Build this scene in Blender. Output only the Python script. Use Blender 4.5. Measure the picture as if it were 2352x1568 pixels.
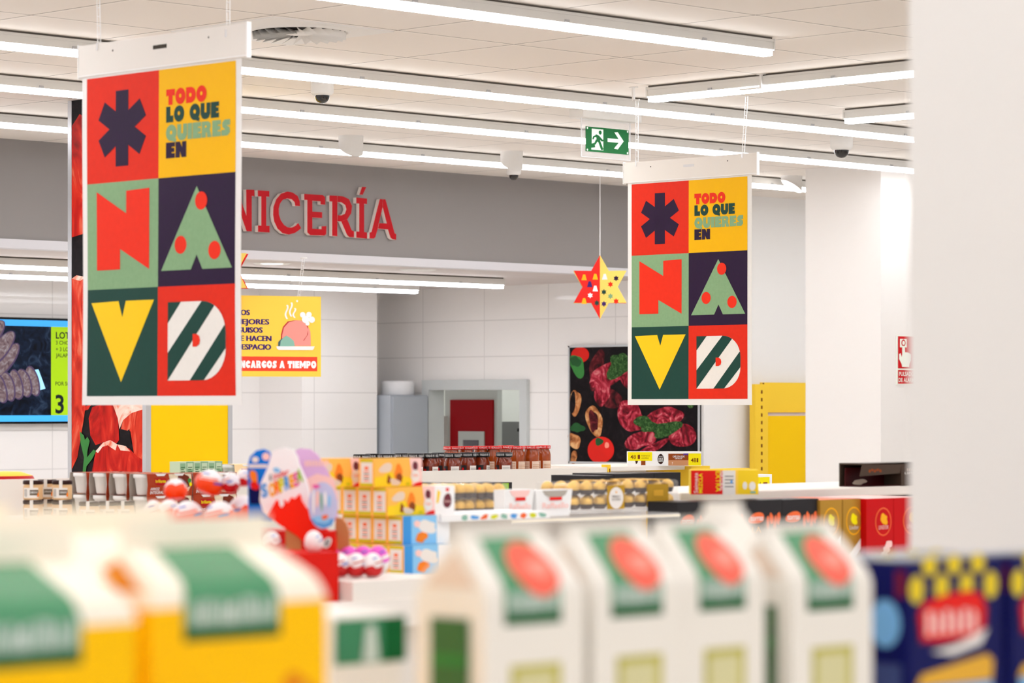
import bpy, bmesh, math, random
from mathutils import Vector, Matrix
random.seed(7)
for o in list(bpy.data.objects):
    bpy.data.objects.remove(o)
SC = bpy.context.scene
COL = SC.collection
PI = math.pi
S2 = math.sqrt(2.0)

# ---------------------------------------------------------------- camera, world, exposure
EYE = 1.80            # camera height; the shop's walls run along X and Y, the camera looks along the diagonal
FPX = 6824.0          # focal length in pixels of the 2352 px wide frame
CX, HY = 1176.0, 930.0
cam = bpy.data.cameras.new('camera')
cam.sensor_width = 36.0
cam.lens = FPX / 2352.0 * 36.0
cam.shift_y = (HY - 784.0) / 2352.0
cam.clip_start, cam.clip_end = 0.05, 100
cam.dof.use_dof = True
cam.dof.focus_distance = 12.4
cam.dof.aperture_fstop = 6.9
camo = bpy.data.objects.new('camera', cam)
COL.objects.link(camo)
camo.location = (0, 0, EYE)
camo.rotation_euler = (PI / 2, 0, -PI / 4)
SC.camera = camo

W = bpy.data.worlds.new('world')
SC.world = W
W.use_nodes = True
W.node_tree.nodes['Background'].inputs[0].default_value = (1.0, 0.99, 0.98, 1)
W.node_tree.nodes['Background'].inputs[1].default_value = 0.80
LAMP = 36.0          # glow of the lamps' underside; their flanks are dimmer

SC.view_settings.view_transform = 'Standard'
SC.view_settings.look = 'None'
SC.view_settings.gamma = 1.0
SC.view_settings.use_curve_mapping = False
SC.view_settings.exposure = -0.24
SC.cycles.use_denoising = True
SC.cycles.max_bounces = 10
SC.cycles.diffuse_bounces = 5
SC.cycles.transparent_max_bounces = 24
SC.cycles.sample_clamp_indirect = 6.0
SC.cycles.caustics_reflective = False
SC.cycles.caustics_refractive = False


# ---------------------------------------------------------------- placing helpers
def pv(px, py, v):
    t = (px - CX) / FPX
    u = v * (1 + t) / (1 - t)
    return Vector((u, v, EYE + (HY - py) * (u + v) / S2 / FPX))


def pu(px, py, u):
    t = (px - CX) / FPX
    v = u * (1 - t) / (1 + t)
    return Vector((u, v, EYE + (HY - py) * (u + v) / S2 / FPX))


def P(px, py, z):
    t = (px - CX) / FPX
    return Vector((z * (1 + t) / S2, z * (1 - t) / S2, EYE + (HY - py) * z / FPX))


def uat(px, v):
    return pv(px, HY, v).x


def vat(px, u):
    return pu(px, HY, u).y


# ---------------------------------------------------------------- materials
def lin(c):
    out = []
    for x in c:
        x = x / 255.0
        out.append(x / 12.92 if x <= 0.04045 else ((x + 0.055) / 1.055) ** 2.4)
    return tuple(out) + (1,)


MATS = {}


def mat(name, rgb, rough=0.5, metal=0.0, emit=0.0, coat=0.0, alpha=1.0, trans=0.0, spec=0.13, noise=0.0, nscale=40.0):
    m = bpy.data.materials.new(name)
    m.use_nodes = True
    nt = m.node_tree
    b = nt.nodes['Principled BSDF']
    c = lin(rgb)
    b.inputs['Base Color'].default_value = c
    b.inputs['Roughness'].default_value = rough
    b.inputs['Metallic'].default_value = metal
    b.inputs['Coat Weight'].default_value = coat
    b.inputs['Coat Roughness'].default_value = 0.08
    b.inputs['Alpha'].default_value = alpha
    b.inputs['Transmission Weight'].default_value = trans
    b.inputs['Specular IOR Level'].default_value = spec
    if emit:
        b.inputs['Emission Color'].default_value = c
        b.inputs['Emission Strength'].default_value = emit
    if noise:
        tc = nt.nodes.new('ShaderNodeTexCoord')
        n = nt.nodes.new('ShaderNodeTexNoise')
        n.inputs['Scale'].default_value = nscale
        n.inputs['Detail'].default_value = 5
        r = nt.nodes.new('ShaderNodeMapRange')
        r.inputs['To Min'].default_value = 1 - noise
        r.inputs['To Max'].default_value = 1 + noise
        mx = nt.nodes.new('ShaderNodeVectorMath')
        mx.operation = 'SCALE'
        mx.inputs[0].default_value = c[:3]
        nt.links.new(tc.outputs['Object'], n.inputs['Vector'])
        nt.links.new(n.outputs['Fac'], r.inputs['Value'])
        nt.links.new(r.outputs['Result'], mx.inputs['Scale'])
        nt.links.new(mx.outputs['Vector'], b.inputs['Base Color'])
    MATS[name] = m
    return m


def ramp_mat(name, cols, scale, rough=0.4, distort=1.5, detail=6, stretch=(1, 1, 1), emit=0.0):
    m = bpy.data.materials.new(name)
    m.use_nodes = True
    nt = m.node_tree
    b = nt.nodes['Principled BSDF']
    b.inputs['Roughness'].default_value = rough
    b.inputs['Specular IOR Level'].default_value = .1
    tc = nt.nodes.new('ShaderNodeTexCoord')
    mp = nt.nodes.new('ShaderNodeMapping')
    mp.inputs['Scale'].default_value = stretch
    n = nt.nodes.new('ShaderNodeTexNoise')
    n.inputs['Scale'].default_value = scale
    n.inputs['Detail'].default_value = detail
    n.inputs['Distortion'].default_value = distort
    r = nt.nodes.new('ShaderNodeValToRGB')
    e = r.color_ramp.elements
    e[0].position, e[0].color = cols[0][0], lin(cols[0][1])
    e[1].position, e[1].color = cols[-1][0], lin(cols[-1][1])
    for p, c in cols[1:-1]:
        q = e.new(p)
        q.color = lin(c)
    nt.links.new(tc.outputs['Object'], mp.inputs['Vector'])
    nt.links.new(mp.outputs['Vector'], n.inputs['Vector'])
    nt.links.new(n.outputs['Fac'], r.inputs['Fac'])
    nt.links.new(r.outputs['Color'], b.inputs['Base Color'])
    if emit:
        nt.links.new(r.outputs['Color'], b.inputs['Emission Color'])
        b.inputs['Emission Strength'].default_value = emit
        b.inputs['Base Color'].default_value = (0, 0, 0, 1)
        nt.links.remove(b.inputs['Base Color'].links[0])
    MATS[name] = m
    return m


def grid_mat(name, base, line, axes, rough, width, shade=None, noise=0.02, coat=0.0):
    """Tile joints: axes = [(axis index, pitch, phase), ...] in object space (objects sit at the world origin)."""
    m = bpy.data.materials.new(name)
    m.use_nodes = True
    nt = m.node_tree
    b = nt.nodes['Principled BSDF']
    b.inputs['Roughness'].default_value = rough
    b.inputs['Coat Weight'].default_value = coat
    tc = nt.nodes.new('ShaderNodeTexCoord')
    sx = nt.nodes.new('ShaderNodeSeparateXYZ')
    nt.links.new(tc.outputs['Object'], sx.inputs[0])

    def M(op, a, bb=None):
        q = nt.nodes.new('ShaderNodeMath')
        q.operation = op
        for i, x in enumerate((a, bb)):
            if x is None:
                continue
            if isinstance(x, (int, float)):
                q.inputs[i].default_value = x
            else:
                nt.links.new(x, q.inputs[i])
        return q.outputs[0]
    tot = None
    tots = None
    for ax, pitch, ph in axes:
        f = M('FRACT', M('ADD', M('DIVIDE', M('SUBTRACT', sx.outputs[ax], ph), pitch), 0.5))
        d = M('MULTIPLY', M('SUBTRACT', f, 0.5), pitch)
        k = M('LESS_THAN', M('ABSOLUTE', d), width)
        tot = k if tot is None else M('MAXIMUM', tot, k)
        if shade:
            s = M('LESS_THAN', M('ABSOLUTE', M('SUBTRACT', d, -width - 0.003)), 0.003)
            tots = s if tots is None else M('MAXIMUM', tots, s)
    n = nt.nodes.new('ShaderNodeTexNoise')
    n.inputs['Scale'].default_value = 0.8
    nt.links.new(tc.outputs['Object'], n.inputs['Vector'])
    r = nt.nodes.new('ShaderNodeMapRange')
    r.inputs['To Min'].default_value = 1 - noise
    r.inputs['To Max'].default_value = 1 + noise
    nt.links.new(n.outputs['Fac'], r.inputs['Value'])
    sc = nt.nodes.new('ShaderNodeVectorMath')
    sc.operation = 'SCALE'
    sc.inputs[0].default_value = lin(base)[:3]
    nt.links.new(r.outputs['Result'], sc.inputs['Scale'])
    mx = nt.nodes.new('ShaderNodeMix')
    mx.data_type = 'RGBA'
    nt.links.new(tot, mx.inputs['Factor'])
    nt.links.new(sc.outputs[0], mx.inputs[6])
    mx.inputs[7].default_value = lin(line)
    out = mx.outputs[2]
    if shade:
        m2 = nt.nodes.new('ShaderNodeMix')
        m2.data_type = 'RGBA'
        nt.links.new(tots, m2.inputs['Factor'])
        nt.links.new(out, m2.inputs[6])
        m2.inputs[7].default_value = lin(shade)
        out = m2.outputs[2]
    nt.links.new(out, b.inputs['Base Color'])
    bp = nt.nodes.new('ShaderNodeBump')
    bp.inputs['Strength'].default_value = 0.3
    bp.inputs['Distance'].default_value = 0.003
    bp.invert = True
    nt.links.new(tot, bp.inputs['Height'])
    nt.links.new(bp.outputs['Normal'], b.inputs['Normal'])
    MATS[name] = m
    return m


mat('white_paint', (236, 234, 231), 0.6)
mat('wall_white', (238, 236, 234), 0.55)
mat('column_white', (235, 231, 227), 0.6)
mat('soffit_grey', (144, 139, 138), 0.6)
mat('trim_white', (214, 212, 216), 0.45)
mat('floor_beige', (218, 212, 205), 0.35)
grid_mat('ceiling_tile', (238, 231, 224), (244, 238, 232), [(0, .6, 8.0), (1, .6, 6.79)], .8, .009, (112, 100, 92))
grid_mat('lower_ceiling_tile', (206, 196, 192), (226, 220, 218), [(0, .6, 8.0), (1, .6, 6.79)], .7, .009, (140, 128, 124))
grid_mat('wall_tile', (242, 239, 237), (220, 217, 215), [(0, .62, 14.01), (1, .62, 14.05), (2, .25, 1.885)], .28, .0035, coat=.3)
mat('lamp_white', (226, 224, 220), 0.45)
mat('lamp_gap', (120, 112, 104), 0.7)
mat('led', (249, 251, 255), 0.5, emit=LAMP)
mat('led_flank', (249, 251, 255), 0.5, emit=9)
mat('lens_glow', (255, 252, 246), 0.5, emit=14)
mat('lens_grey', (225, 220, 215), 0.4)
mat('metal_grey', (186, 186, 188), 0.35, metal=.2)
mat('alu', (200, 201, 204), 0.3, metal=.6)
mat('clear', (250, 250, 252), 0.1, alpha=.22)
mat('clear_edge', (250, 250, 252), 0.2, alpha=.75)
mat('strap_clear', (255, 255, 255), 0.3, alpha=.9)
mat('clear_box', (248, 248, 250), 0.05, alpha=.12, spec=.8)
mat('dome_dark', (22, 20, 20), 0.05, coat=1)
mat('hole', (70, 64, 58), 0.8)
mat('hole_dark', (40, 34, 30), 0.8)
mat('paper', (240, 238, 236), 0.55)
mat('header', (236, 231, 225), 0.5)
mat('pr_red', (222, 44, 22), 0.45, noise=.07, nscale=60)
mat('pr_red2', (234, 48, 24), 0.45, noise=.06, nscale=60)
mat('pr_yellow', (245, 186, 0), 0.45, noise=.02)
mat('pr_yellow2', (250, 205, 30), 0.45)
mat('pr_navy', (42, 22, 54), 0.4, noise=.12, nscale=70)
mat('pr_sage', (134, 170, 128), 0.45, noise=.10, nscale=90)
mat('pr_green', (30, 68, 60), 0.4, noise=.07, nscale=70)
mat('pr_white', (240, 236, 230), 0.5, noise=.03, nscale=80)
mat('red_letter', (180, 0, 18), 0.4)
mat('letter_side', (250, 238, 232), 0.5)
mat('sign_yellow', (255, 208, 80), 0.5)
mat('sign_red', (242, 74, 50), 0.5)
mat('sign_indigo', (62, 36, 108), 0.5)
mat('ham_pink', (242, 152, 142), 0.5)
mat('ham_red', (192, 58, 58), 0.5)
mat('teal', (140, 186, 168), 0.5)
mat('slate_green', (66, 96, 104), 0.5)
mat('white', (246, 246, 246), 0.5)
mat('warm_white', (244, 240, 232), 0.5)
mat('black', (16, 16, 18), 0.4)
mat('charcoal', (44, 42, 44), 0.4)
mat('exit_green', (0, 108, 48), 0.35)
mat('exit_white', (240, 250, 244), 0.3, emit=.15)
mat('star_red', (222, 40, 34), 0.5)
mat('star_yellow', (250, 218, 110), 0.5)
mat('gold_icon', (246, 176, 30), 0.5)
mat('tv_black', (12, 12, 14), 0.25)
mat('tv_blue', (62, 160, 228), 0.4, emit=.75)
mat('tv_lime', (150, 190, 20), 0.4, emit=.62)
ramp_mat('tv_dark', [(.3, (6, 10, 22)), (.55, (22, 36, 62)), (.75, (60, 82, 112))], 14, emit=.8)
ramp_mat('tv_sausage', [(.3, (112, 86, 96)), (.5, (158, 132, 136)), (.7, (196, 184, 190))], 26, emit=.8)
mat('tv_sausage_edge', (70, 56, 84), 0.4, emit=.7)
mat('tv_plate', (150, 212, 240), 0.4, emit=.8)
mat('tv_ink', (22, 32, 40), 0.4)
mat('panel_yellow', (240, 197, 0), 0.45)
mat('shelf_yellow', (248, 200, 4), 0.45)
mat('upright_yellow', (246, 204, 60), 0.45)
mat('shelf_lilac', (206, 204, 226), 0.5)
ramp_mat('meat', [(.30, (120, 8, 6)), (.48, (188, 22, 14)), (.62, (214, 48, 28)), (.76, (238, 130, 98))], 7, distort=2.2, stretch=(1, 1, .6))
ramp_mat('meat_orange', [(.30, (176, 30, 16)), (.52, (216, 58, 34)), (.76, (240, 140, 108))], 9, distort=2.5, stretch=(1, 1, .4))
ramp_mat('meat_fat', [(.35, (236, 120, 90)), (.5, (250, 206, 188)), (.7, (252, 232, 220))], 10, distort=2)
ramp_mat('steak', [(.32, (60, 8, 16)), (.48, (140, 22, 40)), (.60, (190, 60, 78)), (.74, (226, 150, 150))], 11, distort=2.6)
ramp_mat('steak_dark', [(.30, (26, 8, 10)), (.52, (78, 16, 24)), (.72, (130, 44, 50))], 12, distort=2)
ramp_mat('print_dark', [(.35, (11, 6, 9)), (.58, (22, 15, 19)), (.78, (44, 34, 34))], 14)
ramp_mat('mushroom', [(.3, (110, 58, 30)), (.5, (190, 122, 72)), (.7, (230, 184, 130))], 14)
ramp_mat('herb', [(.3, (20, 40, 18)), (.55, (48, 88, 40)), (.75, (110, 140, 84))], 40)
mat('leaf_green', (58, 128, 60), 0.5, noise=.2, nscale=20)
mat('leaf_dark', (36, 84, 44), 0.5, noise=.25, nscale=20)
mat('tomato', (214, 32, 24), 0.3, noise=.12, nscale=8)
mat('tomato_hi', (250, 150, 130), 0.3)
mat('cabinet_grey', (168, 174, 182), 0.4)
mat('door_grey', (200, 202, 198), 0.5)
mat('frame_grey', (198, 202, 202), 0.4)
mat('door_red', (160, 4, 18), 0.5)
mat('window_dark', (110, 104, 110), 0.3)
mat('pale_room', (234, 236, 228), 0.6)
mat('box_grey', (150, 150, 150), 0.5)
mat('shelf_white', (238, 232, 224), 0.5)
mat('sauce', (118, 40, 14), 0.12, coat=.8, noise=.25, nscale=30)
mat('sauce2', (150, 62, 14), 0.12, coat=.8, noise=.25, nscale=30)
mat('lid_black', (24, 22, 24), 0.35)
mat('lid_red', (206, 34, 34), 0.35)
mat('glass_body', (236, 232, 226), 0.1, alpha=.5)
mat('label_white', (238, 232, 226), 0.5)
mat('label_beige', (228, 206, 186), 0.5)
mat('print_grey', (120, 116, 112), 0.5)
mat('cream_spread', (226, 188, 142), 0.3)
mat('label_taupe', (112, 100, 88), 0.5)
mat('orange', (244, 132, 40), 0.5)
mat('rice_brown', (166, 60, 30), 0.45)
mat('rice_cream', (246, 216, 166), 0.45)
mat('rice_red', (176, 20, 24), 0.45)
mat('rice_grain', (222, 206, 178), 0.5, noise=.25, nscale=90)
mat('rice_sauce', (110, 40, 20), 0.5, noise=.4, nscale=60)
mat('sleeve_grey', (178, 170, 160), 0.7)
mat('cup_white', (242, 240, 238), 0.4)
mat('tab_yellow', (250, 214, 10), 0.4)
mat('veg_green', (140, 176, 140), 0.5)
mat('veg_pale', (196, 214, 184), 0.5)
mat('coffee_brown', (140, 66, 24), 0.45)
mat('coffee_tan', (196, 138, 98), 0.45)
mat('lemon', (244, 228, 10), 0.45)
mat('purple', (96, 56, 140), 0.45)
mat('sticker_brown', (120, 60, 10), 0.5)
mat('dark_brown', (50, 26, 22), 0.4)
mat('tray_brown', (74, 60, 50), 0.4)
mat('tray_red', (64, 6, 10), 0.4)
mat('choc_red', (196, 8, 14), 0.3)
mat('choc_gold', (186, 140, 54), 0.3, metal=.3)
mat('coral', (240, 110, 60), 0.4)
mat('pink_pale', (250, 206, 200), 0.5)
mat('gold_foil', (236, 190, 92), 0.35, metal=.35, noise=.2, nscale=120)
mat('cup_brown', (74, 54, 44), 0.6)
mat('gold_label', (196, 152, 46), 0.35, metal=.3)
mat('kid_orange', (248, 186, 84), 0.5)
mat('kid_yellow', (246, 208, 40), 0.5)
mat('kid_olive', (206, 190, 30), 0.5)
mat('kid_brown', (140, 70, 30), 0.5)
mat('kid_red', (226, 30, 24), 0.45)
mat('kid_blue', (66, 148, 216), 0.45)
mat('kid_sky', (140, 200, 240), 0.45)
mat('kid_purple', (110, 50, 60), 0.45)
mat('egg_orange', (246, 74, 18), 0.3, coat=.4)
mat('egg_white', (244, 240, 240), 0.3, coat=.4)
mat('egg_blue', (70, 96, 190), 0.3, coat=.4)
mat('egg_red', (196, 26, 30), 0.3, coat=.4)
mat('egg_pink', (230, 90, 200), 0.3, coat=.4)
mat('disp_red', (246, 36, 8), 0.4)
mat('disp_red_dark', (214, 24, 12), 0.4)
mat('card_brown', (196, 128, 80), 0.7)
mat('card_blue', (10, 120, 220), 0.4)
mat('card_lilac', (226, 182, 224), 0.45)
mat('card_pale', (196, 200, 232), 0.45)
mat('txt_blue', (90, 160, 225), 0.5)
mat('txt_orange', (250, 120, 40), 0.5)
mat('txt_lime', (214, 216, 50), 0.5)
mat('txt_pink', (230, 100, 170), 0.5)
mat('txt_green', (150, 200, 60), 0.5)
mat('carton_cream', (254, 245, 226), 0.4)
mat('carton_yellow', (255, 196, 0), 0.35)
mat('carton_orange', (228, 140, 20), 0.4)
mat('carton_white', (240, 234, 224), 0.4)
mat('band_green', (50, 140, 90), 0.38, coat=1.0, spec=.5)
mat('band_dark', (16, 92, 46), 0.35)
mat('band_text', (200, 214, 204), 0.4)
mat('seal_red', (250, 84, 52), 0.38, coat=1.0, spec=.5)
mat('seal_pink', (252, 150, 132), 0.4, coat=1.0)
mat('olive', (188, 180, 84), 0.45)
mat('olive_pale', (214, 208, 160), 0.45)
mat('panel_green', (66, 106, 60), 0.45)
mat('pack_green', (62, 130, 94), 0.4)
mat('navy', (2, 8, 80), 0.35)
mat('panel_navy', (60, 72, 120), 0.4)
mat('drop_yellow', (232, 204, 40), 0.4)
mat('cookie_gold', (226, 172, 56), 0.4)
mat('wave_blue', (120, 178, 226), 0.4)
mat('maroon', (110, 20, 50), 0.4)
mat('alarm_red', (196, 16, 24), 0.4)
mat('glow_white', (236, 240, 228), 0.4)


# ---------------------------------------------------------------- mesh helpers
class MB:
    def __init__(s):
        s.v, s.f, s.m, s.sm, s.mats = [], [], [], [], []

    def mi(s, name):
        if name not in s.mats:
            s.mats.append(name)
        return s.mats.index(name)

    def faces(s, verts, faces, m, smooth=False):
        b = len(s.v)
        s.v += [Vector(p) for p in verts]
        k = s.mi(m)
        for f in faces:
            s.f.append([b + i for i in f])
            s.m.append(k)
            s.sm.append(smooth)

    def box(s, x0, x1, y0, y1, z0, z1, m):
        x0, x1 = min(x0, x1), max(x0, x1)
        y0, y1 = min(y0, y1), max(y0, y1)
        z0, z1 = min(z0, z1), max(z0, z1)
        v = [(x0, y0, z0), (x1, y0, z0), (x1, y1, z0), (x0, y1, z0), (x0, y0, z1), (x1, y0, z1), (x1, y1, z1), (x0, y1, z1)]
        s.faces(v, [(0, 3, 2, 1), (4, 5, 6, 7), (0, 1, 5, 4), (1, 2, 6, 5), (2, 3, 7, 6), (3, 0, 4, 7)], m)
        return s

    def prism(s, pts, ext, mf, ms=None):
        ext = Vector(ext)
        pts = [Vector(p) for p in pts]
        n = len(pts)
        back = [p + ext for p in pts]
        s.faces(pts, [list(range(n))], mf)
        s.faces(back, [list(range(n))[::-1]], ms or mf)
        for i in range(n):
            j = (i + 1) % n
            s.faces([pts[i], pts[j], back[j], back[i]], [(0, 1, 2, 3)], ms or mf)
        return s

    def lathe(s, prof, m, c=(0, 0, 0), n=24, smooth=True, a0=0.0, a1=2 * PI, axis=None):
        """prof: [(r, z), ...]; m one material or one per segment."""
        c = Vector(c)
        full = abs(a1 - a0 - 2 * PI) < 1e-6
        k = n if full else n + 1
        R = Matrix.Identity(3)
        if axis is not None:
            R = Vector(axis).to_track_quat('Z', 'Y').to_matrix()
        rings = []
        for r, z in prof:
            rings.append([c + R @ Vector((r * math.cos(a0 + (a1 - a0) * i / n), r * math.sin(a0 + (a1 - a0) * i / n), z)) for i in range(k)])
        for j in range(len(prof) - 1):
            mm = m if isinstance(m, str) else m[j]
            A, B = rings[j], rings[j + 1]
            for i in range(n):
                i2 = (i + 1) % k
                s.faces([A[i], A[i2], B[i2], B[i]], [(0, 1, 2, 3)], mm, smooth)
        return s

    def tube(s, p0, p1, r, m, n=8):
        p0, p1 = Vector(p0), Vector(p1)
        d = p1 - p0
        s.lathe([(0, 0), (r, 0), (r, d.length), (0, d.length)], m, p0, n, False, axis=d)
        return s

    def build(s, name, parent=None, world=False, bevel=0.0):
        me = bpy.data.meshes.new(name)
        off = Vector((0, 0, 0))
        if parent is not None and world:
            off = parent.location
            q = parent
            while q.parent:
                q = q.parent
                off = off + q.location
        me.from_pydata([p - off for p in s.v], [], s.f)
        for k in s.mats:
            me.materials.append(MATS[k])
        me.polygons.foreach_set('material_index', s.m)
        me.polygons.foreach_set('use_smooth', s.sm)
        bm = bmesh.new()
        bm.from_mesh(me)
        bmesh.ops.remove_doubles(bm, verts=bm.verts, dist=1e-5)
        if bevel:
            bmesh.ops.bevel(bm, geom=[e for e in bm.edges if e.is_manifold and e.calc_face_angle(0) > .6], offset=bevel, segments=2, affect='EDGES', profile=.5)
        bm.to_mesh(me)
        bm.free()
        me.update()
        o = bpy.data.objects.new(name, me)
        COL.objects.link(o)
        if parent is not None:
            o.parent = parent
        return o


_tc = {}


def text_geo(s, bold=0.0, spacing=1.0):
    key = (s, bold, spacing)
    if key in _tc:
        return _tc[key]
    cu = bpy.data.curves.new('t', 'FONT')
    cu.body = s
    cu.offset = bold
    cu.space_character = spacing
    cu.resolution_u = 3
    cu.size = 1.38
    ob = bpy.data.objects.new('t', cu)
    COL.objects.link(ob)
    bpy.context.view_layer.update()
    dg = bpy.context.evaluated_depsgraph_get()
    me = bpy.data.meshes.new_from_object(ob.evaluated_get(dg))
    vs = [(v.co.x, v.co.y) for v in me.vertices]
    fs = [list(p.vertices) for p in me.polygons]
    bpy.data.objects.remove(ob)
    bpy.data.curves.remove(cu)
    bpy.data.meshes.remove(me)
    x0 = min(v[0] for v in vs)
    w = max(v[0] for v in vs) - x0
    vs = [(x - x0, y) for x, y in vs]
    _tc[key] = (vs, fs, w)
    return _tc[key]


def ell(cx, cy, rx, ry, n=20, a0=0.0, a1=2 * PI):
    full = abs(a1 - a0 - 2 * PI) < 1e-6
    k = n if full else n + 1
    return [(cx + rx * math.cos(a0 + (a1 - a0) * i / n), cy + ry * math.sin(a0 + (a1 - a0) * i / n)) for i in range(k)]


def blob(cx, cy, rx, ry, seed, n=22, rough=.18, rot=0.0):
    r = random.Random(seed)
    a = [(r.uniform(-1, 1), r.uniform(0, 6.28)) for _ in range(4)]
    out = []
    for i in range(n):
        t = 2 * PI * i / n
        k = 1 + rough * sum(q * math.sin((j + 2) * t + p) / (j + 1) for j, (q, p) in enumerate(a))
        x, y = rx * k * math.cos(t), ry * k * math.sin(t)
        out.append((cx + x * math.cos(rot) - y * math.sin(rot), cy + x * math.sin(rot) + y * math.cos(rot)))
    return out


class Art:
    """Flat print: polygons on layers, mapped onto a surface."""
    def __init__(s):
        s.items = []

    def poly(s, pts, m, layer=1):
        s.items.append(([tuple(p) for p in pts], [list(range(len(pts)))], m, layer))
        return s

    def rect(s, x0, y0, x1, y1, m, layer=1):
        return s.poly([(x0, y0), (x1, y0), (x1, y1), (x0, y1)], m, layer)

    def ell(s, cx, cy, rx, ry, m, layer=1, n=20):
        return s.poly(ell(cx, cy, rx, ry, n), m, layer)

    def blob(s, cx, cy, rx, ry, m, layer, seed, rough=.18, rot=0.0, n=22):
        return s.poly(blob(cx, cy, rx, ry, seed, n, rough, rot), m, layer)

    def text(s, t, x, y, size, m, layer=2, width=None, align='L', bold=0.0, rot=0.0):
        vs, fs, w = text_geo(t, bold)
        kx = size if width is None else width / max(w, 1e-6)
        dx = {'L': 0, 'C': -w * kx / 2, 'R': -w * kx}[align]
        c, q = math.cos(rot), math.sin(rot)
        out = []
        for a, b in vs:
            X, Y = a * kx + dx, b * size
            out.append((x + X * c - Y * q, y + X * q + Y * c))
        s.items.append((out, fs, m, layer))
        return s

    def into(s, mb, mapping, eps=.0006, cx=(), cy=(), flip=False):
        for idx, (vs, fs, m, layer) in enumerate(s.items):
            layer = layer + .006 * idx
            if not cx and not cy:
                pts = [mapping(x, y, layer * eps) for x, y in vs]
                mb.faces(pts, [f[::-1] if flip else f for f in fs], m)
                continue
            bm = bmesh.new()
            bv = [bm.verts.new((x, y, 0)) for x, y in vs]
            for f in fs:
                try:
                    bm.faces.new([bv[i] for i in f])
                except ValueError:
                    pass
            bmesh.ops.triangulate(bm, faces=bm.faces[:])
            for ax, cuts in ((0, cx), (1, cy)):
                for c in cuts:
                    co = (c, 0, 0) if ax == 0 else (0, c, 0)
                    no = (1, 0, 0) if ax == 0 else (0, 1, 0)
                    bmesh.ops.bisect_plane(bm, geom=bm.verts[:] + bm.edges[:] + bm.faces[:], plane_co=co, plane_no=no, dist=1e-7)
            bm.verts.index_update()
            pts = [mapping(v.co.x, v.co.y, layer * eps) for v in bm.verts]
            mb.faces(pts, [[v.index for v in f.verts] for f in bm.faces], m)
            bm.free()


def plane_map(origin, xd, yd, nrm):
    o, xd, yd, nrm = Vector(origin), Vector(xd), Vector(yd), Vector(nrm)
    return lambda x, y, e: o + xd * x + yd * y + nrm * e


def tag(o, label, cat=None, group=None, kind=None):
    if label:
        o['label'] = label
    if cat:
        o['category'] = cat
    if group:
        o['group'] = group
    if kind:
        o['kind'] = kind
    return o


def thing(name, label, cat, loc=(0, 0, 0), group=None, rotz=0.0):
    o = bpy.data.objects.new(name, None)
    o.empty_display_size = .05
    COL.objects.link(o)
    o.location = loc
    o.rotation_euler = (0, 0, rotz)
    return tag(o, label, cat, group)


def struct(name, mb, label=None):
    o = mb.build(name)
    o['kind'] = 'structure'
    if label:
        o['label'] = label
    return o


def dup(root, loc, label, rotz=None, group=None):
    r = root.copy()
    COL.objects.link(r)
    r.location = loc
    if rotz is not None:
        r.rotation_euler = (0, 0, rotz)
    r['label'] = label
    if group:
        r['group'] = group
    for ch in list(root.children):
        c = ch.copy()
        COL.objects.link(c)
        c.parent = r
        for g in list(ch.children):
            d = g.copy()
            COL.objects.link(d)
            d.parent = c
    return r


ORD = ['first', 'second', 'third', 'fourth', 'fifth', 'sixth', 'seventh', 'eighth', 'ninth', 'tenth', 'eleventh', 'twelfth', 'thirteenth']
ZC = EYE + 1.37       # main ceiling
ZL = EYE + 0.82       # lower ceiling over the meat counter
VS = 12.65            # plane of the grey bulkhead and of the far white wall
UW = 14.40            # side wall of the meat counter
VB = 15.75            # tiled back wall

# ---------------------------------------------------------------- the shell
struct('floor', MB().box(-3, 24, -3, 20, -.1, 0, 'floor_beige'))
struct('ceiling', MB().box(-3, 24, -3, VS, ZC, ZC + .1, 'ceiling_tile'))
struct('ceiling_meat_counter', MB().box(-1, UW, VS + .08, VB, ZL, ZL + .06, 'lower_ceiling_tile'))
struct('wall_bulkhead', MB().box(-1, UW, VS, VS + .08, ZL + .035, ZC, 'soffit_grey'))
struct('trim_1', MB().box(-1, UW, VS - .012, VS + .08, ZL - .012, ZL + .035, 'trim_white'))
struct('wall_far', MB().box(UW, 24, VS, VS + .12, 0, ZC, 'wall_white'))
mb = MB()
mb.box(-1, 13.28, VB, VB + .1, 0, ZL, 'wall_tile')
mb.box(13.28, 13.97, 15.3, VB + .1, 0, ZL, 'wall_tile')
mb.box(13.97, UW, VB, VB + .1, 0, ZL, 'wall_tile')
struct('wall_back', mb)
DV0, DV1, DZ = 14.30, 15.20, EYE + .105
mb = MB()
mb.box(UW, UW + .1, VS + .12, DV0 - .07, 0, ZL, 'wall_tile')
mb.box(UW, UW + .1, DV1 + .07, VB + .1, 0, ZL, 'wall_tile')
mb.box(UW, UW + .1, DV0 - .07, DV1 + .07, DZ + .07, ZL, 'wall_tile')
struct('wall_side', mb)
# doorway of the side wall
mb = MB()
mb.box(UW - .03, UW + .12, DV1, DV1 + .07, 0, DZ, 'frame_grey')
mb.box(UW - .03, UW + .12, DV0 - .07, DV0, 0, DZ, 'frame_grey')
mb.box(UW - .03, UW + .12, DV0 - .07, DV1 + .07, DZ, DZ + .07, 'frame_grey')
d1 = struct('door_1', mb, 'grey metal frame of the open doorway in the tiled side wall')
mb = MB()
mb.box(16.6, 16.7, 13.4, 18.5, 0, 2.75, 'pale_room')
mb.box(UW + .12, 16.6, 13.4, 13.5, 0, 2.75, 'pale_room')
mb.box(UW + .12, 16.6, 18.4, 18.5, 0, 2.75, 'pale_room')
mb.box(UW + .12, 16.6, 13.4, 18.5, 2.7, 2.75, 'pale_room')
struct('wall_corridor', mb)


# red-panelled swing door standing beyond the doorway
def on15(px, py):
    return pu(px, py, 15.5)


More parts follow.
